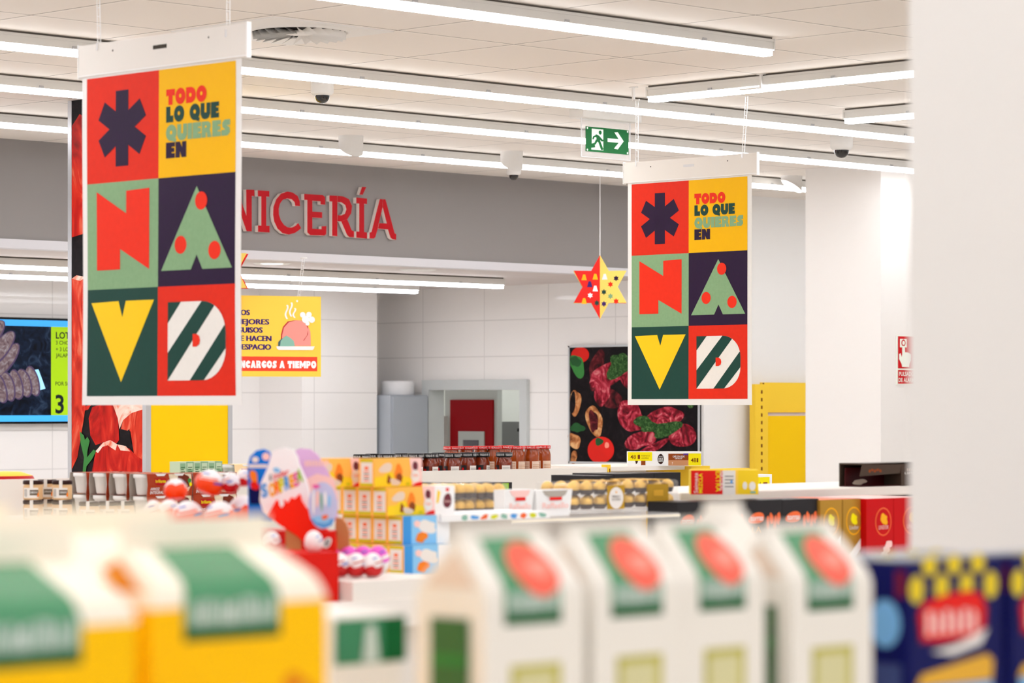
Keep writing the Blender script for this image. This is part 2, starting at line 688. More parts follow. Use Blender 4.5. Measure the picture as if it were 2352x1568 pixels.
a, b = on15(1022, 893), on15(1142, 893)
t = thing('swing_door', 'grey swing door with dark red panel beyond the open doorway', 'door', (15.5, (a.y + b.y) / 2, 0))
MB().box(15.5, 15.55, b.y, a.y, 0, a.z, 'door_grey').build('leaf', t, True)
c, d = on15(1037, 918), on15(1135, 918)
MB().box(15.485, 15.5, d.y, c.y, .9, c.z, 'door_red').build('panel', t, True)
c, d = on15(1058, 990), on15(1117, 990)
q = MB().box(15.475, 15.486, d.y, c.y, 1.25, c.z, 'door_grey').build('vision_frame', t, True)
c, d = on15(1070, 1010), on15(1105, 1010)
MB().box(15.47, 15.476, d.y, c.y, 1.3, c.z, 'window_dark').build('window_pane', t, True)
a, b = on15(1012, 955), on15(1030, 955)
mb = MB()
mb.box(15.40, 15.5, b.y + .01, a.y, 1.2, a.z, 'white_paint')
for k in range(4):
    mb.box(15.395, 15.405, b.y + .005, a.y - .01, a.z - .10 - k * .11, a.z - .085 - k * .11, 'metal_grey')
mb.build('hinge', t, True)
a, b = pu(1150, 968, 15.9), pu(1202, 968, 15.9)
t = thing('control_cabinet', 'grey control box on the corridor wall beside the red-panelled door', 'cabinet', (15.9, (a.y + b.y) / 2, 0))
MB().box(15.9, 16.6, b.y - .1, a.y, .8, a.z, 'box_grey').build('body', t, True)
MB().box(15.885, 15.9, b.y + .02, b.y + .05, 1.6, a.z - .05, 'charcoal').build('notice', t, True)
# tall grey cabinet in the corner + roll on it
t = thing('storage_cabinet', 'tall blue-grey cabinet in the tiled corner beside the doorway', 'cabinet', (14.19, 15.44, 0))
MB().box(14.0, 14.36, 15.2, 15.7, 0, EYE + .07, 'cabinet_grey').build('body', t, True, .006)
MB().box(14.02, 14.35, 15.188, 15.2, .12, EYE + .06, 'cabinet_grey').build('door', t, True)
mb = MB()
p = pv(922, 905, 15.32)
mb.lathe([(0, 0), (.115, 0), (.118, .01), (.118, .09), (.11, .10), (.05, .10), (.05, .02), (0, .02)], 'clear_edge', (p.x - .0, 15.36, EYE + .07), 28)
mb.lathe([(.075, .0), (.075, .085)], 'white', (p.x, 15.36, EYE + .07), 24)
o = mb.build('plastic_tub')
tag(o, 'clear plastic tub lying on top of the blue-grey cabinet', 'tub')

# columns
mb = MB()
mb.box(8.06, 8.535, 10.32, 10.88, 0, ZC, 'metal_grey')
o = struct('column_clad', mb, 'square column clad with photo and yellow panels')
struct('column_white', MB().box(13.40, 14.0, 10.44, 10.99, 0, ZC, 'column_white'), 'white square column carrying the red alarm sign')
struct('column_pillar', MB().box(2.405, 3.0, 1.24, 1.838, 0, ZC, 'column_white'), 'wide cream pillar behind the navy boxes')

# ---------------------------------------------------------------- line lamps
LB = ZC - .065


def line_lamp(label, axis, fixed, a, b, zc=ZC, mod=1.44, ends=True, glow='led'):
    """A continuous trunk fitting: housing under the ceiling, glowing strip below it, clips along the side."""
    cc = (a + b) / 2
    t = thing('line_lamp', label, 'ceiling lamp', (cc, fixed, zc) if axis == 'x' else (fixed, cc, zc), 'line lamps')

    def bx(mb, s0, s1, w0, w1, z0, z1, m):
        if axis == 'x':
            mb.box(s0, s1, fixed + w0, fixed + w1, zc + z0, zc + z1, m)
        else:
            mb.box(fixed + w0, fixed + w1, s0, s1, zc + z0, zc + z1, m)
    h = MB()
    bx(h, a, b, -.022, .022, -.008, 0, 'lamp_gap')
    bx(h, a, b, -.034, .034, -.018, -.008, 'lamp_white')
    bx(h, a, b, -.031, .031, -.046, -.018, 'lamp_white')
    h.build('housing', t, True)
    n = max(1, round((b - a) / mod))
    st = (b - a) / n
    for k in range(n):
        d = MB()
        g = .0 if k == n - 1 else .002
        bx(d, a + k * st, a + (k + 1) * st - g, -.024, .024, -.0665, -.046, 'led_flank')
        bx(d, a + k * st, a + (k + 1) * st - g, -.023, .023, -.068, -.0665, glow)
        d.build('diffuser', t, True)
    for e in (a, b):
        d = MB()
        bx(d, e - .003, e + .003, -.035, .035, -.05, -.006, 'lamp_white')
        d.build('end_cap', t, True)
    for k in range(n):
        for q in (.22, .72):
            d = MB()
            s0 = a + (k + q) * st
            bx(d, s0, s0 + .02, -.036, -.03, -.046, -.036, 'metal_grey')
            d.build('clip', t, True)
    return t


line_lamp('line lamp running past the ceiling vent, ending short of the cross lamp', 'x', 7.17, -.12, 8.52)
line_lamp('long line lamp just behind the round ceiling vent', 'x', 9.0, 1.3, 17.14)
line_lamp('long line lamp passing behind the green exit sign', 'x', 10.2, 1.3, 17.14)
line_lamp('line lamp closest to the grey bulkhead, in front of its top edge', 'x', 11.55, -1, 17.72)
line_lamp('cross lamp above the sharper Christmas banner', 'y', 9.46, 2.0, 8.61)
line_lamp('short-looking cross lamp nearest the white pillar', 'y', 10.83, 1.8, 8.63)
line_lamp('front line lamp under the low ceiling of the meat counter', 'x', 13.6, 2.0, 13.5, ZL)
line_lamp('rear line lamp under the low ceiling of the meat counter', 'x', 14.62, 2.0, 13.7, ZL)
for k, v in enumerate((5.4, 3.6, 1.8, .1, -1.7)):  # rows out of view; the last two added to brighten the foreground
    line_lamp('unseen line lamp over the front shelves, %s ahead of the vent' % ORD[k], 'x', v, -2.4, 8.5)
line_lamp('unseen cross lamp added for light, hidden by the white pillar', 'y', 12.2, 1.8, 8.63)  # extra lamp behind the pillar, added only for its light

line_lamp('unseen line lamp added to light the corridor beyond the doorway', 'y', 15.9, 14.2, 17.6, 2.70)  # added out of sight so the corridor looks lit

# swirl vent in the ceiling
VX, VY = 7.136, 8.236
t = thing('ceiling_vent', 'square ceiling vent with a round swirl of angled blades', 'vent', (VX, VY, ZC))
mb = MB()
mb.box(6.812, 7.388, 8.0, 8.578, ZC - .004, ZC, 'white_paint')
mb.build('plate', t, True)
mb = MB()
mb.lathe([(.0, -.0045), (.172, -.0045)], 'hole_dark', (VX, VY, ZC), 40, False)
mb.lathe([(.172, -.004), (.176, -.010), (.184, -.008), (.190, -.004)], 'white_paint', (VX, VY, ZC), 40)
mb.build('rim', t, True)
mb = MB()
for k in range(24):
    a = 2 * PI * k / 24
    da = 2 * PI / 24 * .8
    r0, r1 = .05, .172
    z = ZC - .006
    mb.faces([(VX + r0 * math.cos(a), VY + r0 * math.sin(a), z), (VX + r1 * math.cos(a), VY + r1 * math.sin(a), z),
              (VX + r1 * math.cos(a + da), VY + r1 * math.sin(a + da), z - .026), (VX + r0 * math.cos(a + da), VY + r0 * math.sin(a + da), z - .012)], [(0, 1, 2, 3)], 'white_paint')
mb.build('louvre', t, True)
MB().lathe([(0, -.014), (.052, -.014), (.056, -.006), (.05, -.004)], 'white_paint', (VX, VY, ZC), 28).build('hub', t, True)


# dome cameras
def dome(px, py_top, label, r, zc=ZC, proto=[None]):
    z = (zc - EYE) * FPX / (HY - py_top)
    p = P(px, py_top, z)
    t = thing('dome_camera', label, 'security camera', (p.x, p.y, zc), 'dome cameras')
    MB().lathe([(0, 0), (r * .98, 0), (r, -.004), (r, -r * .72)], 'white_paint', n=28).build('base', t)
    MB().lathe([(r, -r * .72), (r * .99, -r * 1.0), (r * .84, -r * 1.2), (r * .66, -r * 1.26)], 'white_paint', n=28).build('collar', t)
    MB().lathe([(r * .66 * math.cos(a), -r * 1.26 - r * .7 * math.sin(a)) for a in [PI / 2 * k / 8 for k in range(9)]], 'dome_dark', n=28).build('dome', t)
    return t


dome(740, 186, 'dome camera between the vent and the meat sign', .049)
dome(1180, 381, 'small dome camera peeking below the lamp by the grey bulkhead', .042)
dome(1933, 312, 'dome camera above the white column', .058)


# slanted spotlights
def spotlight(px, py, label, r, h, ang, lit):
    z = 1.37 * FPX / (HY - py)
    p = P(px, py, z)
    t = thing('ceiling_spotlight', label, 'spotlight', (p.x, p.y, ZC), 'slanted ceiling spotlights')
    mb = MB()
    n = 28
    dx, dy = math.cos(ang), math.sin(ang)
    top, bot = [], []
    for i in range(n):
        a = 2 * PI * i / n
        x, y = r * math.cos(a), r * math.sin(a)
        k = (x * dx + y * dy) / r
        top.append((x * 1.03, y * 1.03, 0))
        bot.append((x, y, -h * (.62 - .38 * k)))
    for i in range(n):
        j = (i + 1) % n
        mb.faces([top[i], top[j], bot[j], bot[i]], [(0, 1, 2, 3)], 'white_paint', True)
    mb.faces(bot, [list(range(n))[::-1]], 'white_paint')
    mb.build('housing', t)
    m2 = MB()
    q = [(x * .9, y * .9, z - .002 if True else z) for x, y, z in bot]
    q = [(x * .9, y * .9, -h * (.62 - .38 * .9 * ((x * dx + y * dy) / r)) - .0015) for x, y, z in bot]
    m2.faces(q, [list(range(n))[::-1]], lit)
    m2.build('lens', t)
    return t


spotlight(806, 312, 'slanted white spotlight right of the near banner above the grey bulkhead', .062, .11, 1.3, 'lens_grey')
spotlight(1175, 348, 'slanted white spotlight above the small dome camera', .06, .11, 1.3, 'lens_grey')
spotlight(1818, 404, 'slanted spotlight with a glowing face beside the white column', .062, .1, 2.68, 'lens_glow')

# recessed downlights in the low ceiling
for px, py, lab, m in ((625, 604, 'lit round downlight in the low ceiling above the yellow stew sign', 'lens_glow'), (960, 619, 'unlit round downlight in the low ceiling over the tiled corner', 'lens_grey')):
    z = .82 * FPX / (HY - py)
    p = P(px, py, z)
    t = thing('downlight', lab, 'downlight', (p.x, p.y, ZL))
    MB().lathe([(.075, -.001), (.095, -.008), (.115, -.001)], 'white_paint', n=32).build('ring', t)
    MB().lathe([(0, -.004), (.076, -.003)], m, n=32).build('lens', t)

# ---------------------------------------------------------------- chunky poster lettering
G = {
    'T': (.95, [[(0, 1), (.95, 1), (.95, .56), (.7, .6), (.7, 0), (.25, 0), (.25, .6), (0, .56)]], []),
    'O': (1.1, [ell(.55, .5, .55, .52, 24)], [ell(.55, .52, .13, .13, 10)]),
    'D': (1.05, [[(0, 0), (0, 1), (.5, 1)] + ell(.5, .5, .55, .5, 12, PI / 2, -PI / 2) + [(.5, 0)]], [ell(.48, .5, .13, .13, 10)]),
    'L': (.78, [[(0, 0), (0, 1), (.45, 1), (.45, .42), (.78, .42), (.78, 0)]], []),
    'Q': (1.1, [ell(.55, .5, .55, .52, 24), [(.6, .25), (1.08, .1), (1.0, -.12), (.6, -.02)]], [ell(.55, .52, .13, .13, 10)]),
    'U': (1.0, [[(0, 1), (.4, 1), (.4, .4), (.6, .4), (.6, 1), (1, 1), (1, .3), (.85, .06), (.65, -.02), (.35, -.02), (.15, .06), (0, .3)]], []),
    'E': (.85, [[(0, 0), (0, 1), (.85, 1), (.85, .72), (.55, .72), (.55, .64), (.8, .64), (.8, .38), (.55, .38), (.55, .3), (.85, .3), (.85, 0)]], []),
    'I': (.45, [[(0, 0), (0, 1), (.45, 1), (.45, 0)]], []),
    'R': (.98, [[(0, 0), (0, 1), (.6, 1), (.85, .9), (.9, .68), (.8, .5), (.98, 0), (.55, 0), (.5, .3), (.42, .3), (.42, 0)]], [ell(.42, .68, .1, .08, 8)]),
    'S': (.85, [[(0, 0), (0, .36), (.38, .36), (.1, .55), (.08, .82), (.3, 1), (.85, 1), (.85, .64), (.5, .64), (.8, .5), (.85, .2), (.6, 0)]], []),
    'N': (1.0, [[(0, 0), (0, 1), (.42, 1), (.6, .62), (.6, 1), (1, 1), (1, 0), (.58, 0), (.4, .38), (.4, 0)]], []),
    'A': (1.1, [[(0, 0), (.36, 1), (.74, 1), (1.1, 0), (.68, 0), (.6, .18), (.5, .18), (.42, 0)]], []),
    'C': (.95, [[(.95, .62), (.95, .85), (.7, 1), (.4, 1), (.1, .8), (0, .5), (.1, .2), (.4, 0), (.7, 0), (.95, .15), (.95, .38), (.5, .44), (.5, .56)]], []),
    'G': (1.0, [[(1, .64), (.95, .85), (.7, 1), (.4, 1), (.1, .8), (0, .5), (.1, .2), (.4, 0), (.7, 0), (1, .15), (1, .52), (.55, .52), (.55, .64)]], []),
    'M': (1.3, [[(0, 0), (0, 1), (.36, 1), (.65, .62), (.94, 1), (1.3, 1), (1.3, 0), (.9, 0), (.9, .42), (.65, .12), (.4, .42), (.4, 0)]], []),
    'P': (.92, [[(0, 0), (0, 1), (.6, 1), (.85, .9), (.92, .66), (.85, .42), (.6, .3), (.42, .3), (.42, 0)]], [ell(.44, .66, .1, .09, 8)]),
}


def chunky(art, s, x, y, h, width, m, bg, layer):
    tot = sum((G[c][0] if c != ' ' else .45) + .06 for c in s) - .06
    k = width / tot
    cx = x
    for c in s:
        if c == ' ':
            cx += (.45 + .06) * k
            continue
        w, polys, holes = G[c]
        for p in polys:
            art.poly([(cx + a * k, y + b * h) for a, b in p], m, layer)
        for p in holes:
            art.poly([(cx + a * k, y + b * h) for a, b in p], bg, layer + 1)
        cx += (w + .06) * k


def keep(poly, p, q, side):
    """Part of a convex polygon on one side of the line p-q (side = 1: to its left)."""
    out = []
    n = len(poly)

    def d(r):
        return side * ((q[0] - p[0]) * (r[1] - p[1]) - (q[1] - p[1]) * (r[0] - p[0]))
    for i in range(n):
        a, b = poly[i], poly[(i + 1) % n]
        da, db = d(a), d(b)
        if da >= 0:
            out.append(a)
        if da * db < 0:
            k = da / (da - db)
            out.append((a[0] + (b[0] - a[0]) * k, a[1] + (b[1] - a[1]) * k))
    return out


def poster_art():
    """Six-cell poster, .70 m wide and .956 m of it showing; x to the viewer's right, y up from the paper's foot."""
    A = Art()
    xs = [.023, .352, .677]
    ys = [.026, .335, .643, .950]

    def cell(c, r):
        return xs[c], ys[r], xs[c + 1] - xs[c], ys[r + 1] - ys[r]

    def put(c, r, pts):
        x, y, w, h = cell(c, r)
        return [(x + a * w, y + b * h) for a, b in pts]
    for c, r, m in ((0, 2, 'pr_red'), (1, 2, 'pr_yellow'), (0, 1, 'pr_sage'), (1, 1, 'pr_navy'), (0, 0, 'pr_green'), (1, 0, 'pr_red')):
        A.rect(xs[c], ys[r], xs[c + 1], ys[r + 1], m, 1)
    x, y, w, h = cell(0, 2)
    ccx, ccy = x + w * .5, y + h * .5
    for k in range(3):
        a = k * PI / 3
        pts = []
        for px, py in ((-.029, -.109), (.029, -.109), (.029, .109), (-.029, .109)):
            pts.append((ccx + px * math.cos(a) - py * math.sin(a), ccy + px * math.sin(a) + py * math.cos(a)))
        A.poly(pts, 'pr_navy', 2)
    x, y, w, h = cell(1, 2)
    for s, b, wd, m in (('TODO', .665, .53, 'pr_red2'), ('LO QUE', .505, .69, 'pr_green'), ('QUIERES', .335, .83, 'pr_sage'), ('EN', .175, .27, 'pr_navy')):
        chunky(A, s, x + .10 * w, y + b * h, .145 * h, wd * w, m, 'pr_yellow', 2)
    A.poly(put(0, 1, [(.14, .92), (.56, .70), (.56, .91), (.88, .92), (.88, .17), (.475, .37), (.475, .18), (.14, .18)]), 'pr_red2', 2)
    A.poly(put(1, 1, [(.51, .90), (.045, .145), (.44, .145), (.515, .28), (.59, .145), (.965, .145)]), 'pr_sage', 2)
    for a, b in ((.57, .765), (.305, .375), (.745, .31)):
        x, y, w, h = cell(1, 1)
        A.ell(x + a * w, y + b * h, .0255, .0255, 'pr_red2', 3, 24)
    A.poly(put(0, 0, [(.06, .875), (.455, .885), (.51, .735), (.56, .885), (.95, .885), (.50, .13)]), 'pr_yellow2', 2)
    # striped D
    D = [(0, 0), (0, 1), (.6, 1)] + ell(.6, .6, .4, .4, 8, PI / 2, 0) + ell(.6, .4, .4, .4, 8, 0, -PI / 2) + [(.6, 0)]
    D = [p for i, p in enumerate(D) if i == 0 or (abs(p[0] - D[i - 1][0]) + abs(p[1] - D[i - 1][1])) > 1e-6]
    T = lambda pts: put(1, 0, [(.14 + a * .745, .14 + b * .715) for a, b in pts])
    A.poly(T(D), 'pr_white', 2)

    dark1 = keep(D, (0, .73), (.234, 1), 1)
    dark2 = keep(keep(D, (0, .35), (.595, 1), -1), (0, 0), (.805, .93), 1)
    dark3 = keep(keep(D, (.39, 0), (.99, .70), -1), (.63, 0), (.99, .39), 1)
    for pts in (dark1, dark2, dark3):
        A.poly(T(pts), 'pr_green', 3)
    A.poly(put(1, 0, [(.47, .445), (.47, .56), (.52, .56), (.555, .54), (.566, .50), (.555, .465), (.52, .445)]), 'pr_red2', 4)
    return A


def ladder(mb, top, bot, w, side, m='strap_clear', pitch=.024):
    """A clear plastic ladder strap between two points."""
    top, bot, side = Vector(top), Vector(bot), Vector(side).normalized()
    d = bot - top
    n = max(2, int(d.length / pitch))
    for s in (-1, 1):
        mb.tube(top + side * (s * w / 2), bot + side * (s * w / 2), .0015, m, 5)
    for k in range(n + 1):
        p = top + d * (k / n)
        mb.tube(p - side * (w / 2), p + side * (w / 2), .0015, m, 5)


def banner(label, u, vl, width, h_top, head_h, head_l, head_r, curl, straps, clips):
    """Hangs in the plane x = u; vl is the y of the paper's edge on the viewer's left, the poster runs towards smaller y."""
    t = thing('hanging_banner', label, 'banner', (u, vl - width / 2, EYE), 'Christmas banners')
    A = poster_art()
    ks = width / .70

    def mp(x, y, e):
        yy = y / .956
        bow = curl * math.sin(x / .70 * PI) * (.3 + .7 * (1 - yy)) + curl * .6 * math.sin(yy * 5.0) * (x / .70 - .5)
        nar = 1 + .012 * (.5 - yy) * (1 if curl > .004 else .3)
        return Vector((u - e - bow, vl - (.35 + (x - .35) * nar) * ks, EYE + y * h_top / .956))
    mb = MB()
    B = Art()
    B.rect(0, 0, .70, .975, 'paper', 0)
    cy = [k * .0975 for k in range(1, 10)]
    cx = [.0875 * k for k in range(1, 8)]
    B.into(mb, mp, cx=cx, cy=cy)
    B2 = Art()
    B2.rect(0, 0, .70, .975, 'paper', -1.5)
    B2.into(mb, mp, cx=cx, cy=cy)
    A.into(mb, mp, cx=cx, cy=cy)
    mb.build('poster', t, True)
    # header: folded white plastic rail with a slot and holes
    hb, ht = EYE + h_top, EYE + h_top + head_h
    mb = MB()
    mb.box(u - .006, u + .006, head_r, head_l, hb, ht, 'header')
    for e in (head_r, head_l):
        mb.box(u - .0075, u + .0075, e - .002, e + .002, hb - .003, ht + .003, 'white')
    mb.box(u - .0066, u - .006, head_r, head_l, hb + .0025, hb + .005, 'white')
    mid = (head_l + head_r) / 2
    mb.build('header_rail', t, True)
    mb = MB()
    mb.box(u - .0068, u - .006, mid - .03, mid + .03, hb + head_h * .58, hb + head_h * .70, 'hole' if curl > .004 else 'clear_edge')
    mb.build('hand_slot', t, True)
    for y in (head_l - .16, head_r + .16):
        MB().lathe([(0, 0), (.003, 0)], 'hole', (u - .0066, y, hb + head_h * .72), 10, axis=(-1, 0, 0)).build('eyelet', t, True)
    for (yt, zt), (yb, zb) in straps:
        mb = MB()
        ladder(mb, (u, yt, zt), (u, yb, zb), .013, (0, 1, 0))
        mb.tube((u - .008, yb, zb), (u - .008, yb, zb - .02), .003, 'clear_edge', 6)
        mb.build('hanging_strap', t, True)
    for y, zt, zb, dy in clips:
        mb = MB()
        mb.box(u - .006, u + .006, y - .004, y + .004, zb, zt, 'white_paint')
        mb.box(u - .008, u + .008, y - .02, y + .02, zt - .004, zt, 'white_paint')
        mb.box(u - .003, u + .003, min(y, y + dy) - .005, max(y, y + dy) + .005, zb, zb + .006, 'white_paint')
        mb.build('ceiling_hook', t, True)
    return t


U2 = 9.42
c1, c2 = pu(1455, 0, U2).y, pu(1748, 0, U2).y
s1, s2 = pu(1463, 372, U2), pu(1707, 352, U2)
banner('crisp Christmas banner with coloured letter squares hung from the cross lamp by the exit sign', U2, 8.713, .70, .956, .089, 8.734, 7.98, .002,
       [((pu(1463, 230, U2).y, pu(1463, 230, U2).z), (s1.y, s1.z)), ((pu(1715, 222, U2).y, pu(1715, 222, U2).z), (s2.y, s2.z))],
       [(c1, ZC, pu(1455, 232, U2).z, -.03), (c2, ZC, pu(1748, 203, U2).z, .11)])
U1 = 5.09
s1, s2 = pu(228, 100, U1), pu(524, 68, U1)
banner('big near Christmas banner with coloured letter squares in front of the photo-clad column', U1, 6.81, .70, .926, .090, 6.822, 6.08, .009,
       [((pu(222, 0, U1).y, ZC), (s1.y, s1.z)), ((pu(526, 0, U1).y, ZC), (s2.y, s2.z))], [])

# ---------------------------------------------------------------- CARNICERIA letters on the bulkhead
VLET = VS - .032


def zl(x, y, dx=0.0):
    """letter template picture -> bulkhead plane"""
    return pv(520 + x / 5.113, 340 + y / 5.113, VLET)


LET = {
    'I': [[(367, 495), (505, 503), (505, 572), (468, 570), (468, 912), (508, 914), (508, 990), (370, 984), (370, 908), (410, 910), (410, 568), (370, 566)]],
    'C': [[(865, 682), (862, 620), (835, 560), (780, 522), (715, 510), (640, 535), (585, 600), (552, 690), (548, 780), (560, 860), (600, 945), (660, 1000), (730, 1014), (800, 998), (850, 965), (878, 938),
           (843, 878), (810, 912), (770, 932), (725, 932), (680, 905), (640, 850), (617, 780), (615, 710), (630, 650), (665, 605), (715, 590), (765, 600), (800, 635), (808, 678)]],
    'E': [[(913, 538), (1130, 550), (1160, 575), (1162, 665), (1105, 662), (1105, 625), (1010, 618), (1010, 745), (1125, 752), (1125, 822), (1010, 815), (1010, 945), (1118, 952), (1118, 918), (1175, 915), (1172, 1010), (1150, 1027), (985, 1022), (950, 990), (950, 610), (913, 607)]],
    'R': [[(1210, 555), (1303, 560), (1303, 1035), (1242, 1030), (1242, 628), (1210, 625)],
          [(1303, 560), (1370, 567), (1440, 600), (1475, 680), (1465, 765), (1418, 838), (1345, 862), (1303, 858), (1303, 787), (1350, 790), (1390, 770), (1408, 720), (1395, 670), (1350, 636), (1303, 632)],
          [(1345, 860), (1418, 838), (1470, 965), (1497, 978), (1497, 1048), (1440, 1045), (1415, 1020)]],
    'IA': [[(1525, 580), (1652, 592), (1652, 658), (1618, 655), (1618, 985), (1652, 990), (1652, 1062), (1525, 1052), (1525, 978), (1560, 980), (1560, 652), (1525, 648)], [(1590, 455), (1642, 457), (1600, 548), (1560, 546)]],
    'A': [[(1800, 598), (1835, 600), (1835, 695), (1790, 880), (1778, 945), (1750, 1045), (1730, 1062), (1680, 1060), (1680, 992), (1703, 985)],
          [(1835, 600), (1868, 602), (1975, 1000), (1993, 1010), (1993, 1078), (1950, 1072), (1925, 1050), (1895, 955), (1882, 885), (1835, 695)],
          [(1790, 880), (1882, 885), (1895, 955), (1778, 945)]],
    'N': [[(232, 487), (328, 490), (328, 565), (298, 562), (298, 977), (235, 975)], [(60, 470), (120, 474), (298, 977), (235, 975)],
          [(20, 468), (110, 472), (110, 540), (90, 540), (90, 905), (125, 908), (125, 965), (5, 960), (5, 895), (35, 896), (35, 540), (20, 540)]],
}
p0 = zl(900, 780)
t = thing('wall_sign', 'red raised capital letters spelling the meat counter name on the grey bulkhead', 'sign', (p0.x, VLET, p0.z))
nleft = min(p.x for poly in LET['N'] for p in [zl(*q_) for q_ in poly])
cursor = nleft
slide = {}
for key, gap in (('R', .03), ('A', .0), ('C', .04)):
    us = [zl(*q_).x for poly in LET[key] for q_ in poly]
    slide[key] = cursor - gap - max(us)
    cursor = cursor - gap - (max(us) - min(us))
for key, moved in (('C', 1), ('A', 1), ('R', 1), ('N', 0), ('I', 0), ('C', 0), ('E', 0), ('R', 0), ('IA', 0), ('A', 0)):
    mb = MB()
    for i_, poly in enumerate(LET[key]):
        pts = [zl(x, y) + Vector((slide[key] if moved else 0, -.0008 * i_, 0)) for x, y in poly]
        mb.prism(pts, (0, .027, 0), 'red_letter', 'letter_side')
    mb.build('letter', t, True)

# ---------------------------------------------------------------- exit sign
VE = 9.50
a, b = pv(1335, 275, VE), pv(1447, 283, VE)
t = thing('exit_sign', 'green emergency exit sign on a clear panel under the ceiling', 'sign', ((a.x + b.x) / 2, VE, ZC))
MB().box(a.x - .03, b.x + .04, VE - .04, VE + .05, ZC - .042, ZC, 'white_paint').build('ceiling_mount', t, True, .004)
zb = pv(1390, 364, VE).z
MB().box(a.x, b.x, VE - .002, VE + .002, zb, ZC - .042, 'clear').build('clear_panel', t, True)
mb = MB()
for x in (a.x, b.x):
    mb.box(x - .0015, x + .0015, VE - .0025, VE + .0025, zb, ZC - .042, 'clear_edge')
mb.box(a.x, b.x, VE - .0025, VE + .0025, zb - .001, zb + .001, 'clear_edge')
mb.build('panel_edge', t, True)
gx0, gx1 = pv(1344, 300, VE).x, pv(1442, 300, VE).x
gz1, gz0 = pv(1344, 290, VE).z, pv(1344, 347, VE).z
gw, gh = gx1 - gx0, gz1 - gz0
mb = MB()
mb.box(gx0, gx1, VE - .0055, VE - .003, gz0, gz1, 'exit_green')
A = Art()
A.rect(.13, .08, .40, .93, 'exit_white', 1)
A.rect(.12, .08, .30, .2, 'exit_white', 1)
A.poly([(.10, .28), (.2, .30), (.21, .18), (.1, .15)], 'exit_green', 2)
A.ell(.325, .80, .035, .085, 'exit_green', 2, 14)          # running figure, cut out of the white door
A.poly([(.22, .72), (.31, .66), (.33, .44), (.27, .40), (.24, .52)], 'exit_green', 2)
A.poly([(.30, .66), (.38, .52), (.43, .53), (.43, .47), (.36, .44), (.29, .56)], 'exit_green', 2)
A.poly([(.24, .70), (.16, .62), (.14, .50), (.17, .49), (.19, .58), (.26, .62)], 'exit_green', 2)
A.poly([(.27, .46), (.33, .44), (.40, .14), (.37, .08), (.34, .12)], 'exit_green', 2)
A.poly([(.27, .46), (.22, .30), (.12, .24), (.12, .32), (.19, .36), (.23, .52)], 'exit_green', 2)
A.poly([(.50, .45), (.76, .45), (.65, .20), (.74, .18), (.88, .53), (.74, .88), (.66, .86), (.76, .60), (.50, .60)], 'exit_white', 1)
for x, y in ((.03, .94), (.97, .94), (.03, .06), (.97, .06)):
    A.ell(x, y, .017, .045, 'exit_white', 1, 12)
A.into(mb, plane_map((gx0, VE - .0055, gz0), (gw, 0, 0), (0, 0, gh), (0, -1, 0)))
mb.build('sign_plate', t, True)


# ---------------------------------------------------------------- hanging star ornaments
def star_pts(R, r=.5, n=6):
    out = []
    for k in range(n * 2):
        a = PI / 2 + k * PI / n
        q = R if k % 2 == 0 else R * .577
        out.append((q * math.cos(a), q * math.sin(a)))
    return out


def star(px, py, z, label, top):
    p = P(px, py, z)
    t = thing('star_ornament', label, 'ornament', p, 'hanging card stars')
    R = .190
    right = Vector((1, -1, 0)).normalized()
    fwd = Vector((1, 1, 0)).normalized()
    for m, ang, sgn in (('star_red', .32, -1), ('star_yellow', -.32, 1)):
        xd = right * math.cos(ang) + fwd * math.sin(ang)
        nr = xd.cross(Vector((0, 0, 1)))
        if nr.dot(fwd) > 0:
            nr = -nr
        mb = MB()
        pts = [xd * x + Vector((0, 0, y)) for x, y in star_pts(R)]
        mb.prism([q + nr * .001 for q in pts], -nr * .002, m)
        A = Art()
        ic = (('gold_icon', -.10, .055), ('gold_icon', -.03, .06), ('sign_indigo', -.065, .015), ('white', -.03, -.01), ('white', -.062, -.05), ('gold_icon', -.10, -.085), ('pr_green', -.02, -.095))
        ic2 = (('white', .03, .06), ('pr_navy', .1, .05), ('pr_red2', .065, .015), ('pr_green', .025, -.03), ('pr_sage', .065, -.055), ('pr_red2', .1, -.085), ('sign_indigo', .025, -.10))
        for mm, x, y in (ic if sgn < 0 else ic2):
            r = random.Random(int(x * 1000) + 7)
            if r.random() < .5:
                A.poly([(x + a * .13, y + b * .13) for a, b in star_pts(.14)], mm, 1)
            else:
                A.poly([(x - .017, y - .016), (x + .017, y - .016), (x + .007, y + .018), (x - .007, y + .018)], mm, 1)
        A.into(mb, lambda x, y, e, xd=xd, nr=nr: xd * x + Vector((0, 0, y)) + nr * (.001 + e))
        o = mb.build('card', t)
        o['label'] = 'red card of the star' if sgn < 0 else 'pale yellow card of the star'
    MB().tube((0, 0, R * .98), (0, 0, top - p.z), .0022, 'white', 6).build('cord', t)
    return t


star(1378, 659, 17.6, 'red and yellow card star hanging beside the crisp banner', ZC)
star(503, 622, 16.2, 'card star hanging behind the near banner, only its tips showing', ZC)

# ---------------------------------------------------------------- yellow stew sign
zs = 16.6
pa, pb = P(430, 664, 16.25), P(737, 681, 16.55)
xd = (pb - pa)
xd.z = 0
wS = xd.length
xd.normalize()
nS = Vector((xd.y, -xd.x, 0))
if nS.dot(Vector((1, 1, 0))) > 0:
    nS = -nS
top = P(737, 681, 16.55).z
bot = P(737, 865, 16.55).z
hS = top - bot
t = thing('hanging_sign', 'yellow stew sign with a pink ham hanging under the low ceiling', 'sign', pb - Vector((0, 0, hS)))
org = Vector((pa.x, pa.y, bot))
mb = MB()
pts = [org, org + xd * wS, org + xd * wS + Vector((0, 0, hS)), org + Vector((0, 0, hS))]
mb.prism([p + nS * .002 for p in pts], -nS * .004, 'sign_yellow')
A = Art()
kx = 1 / 4.611
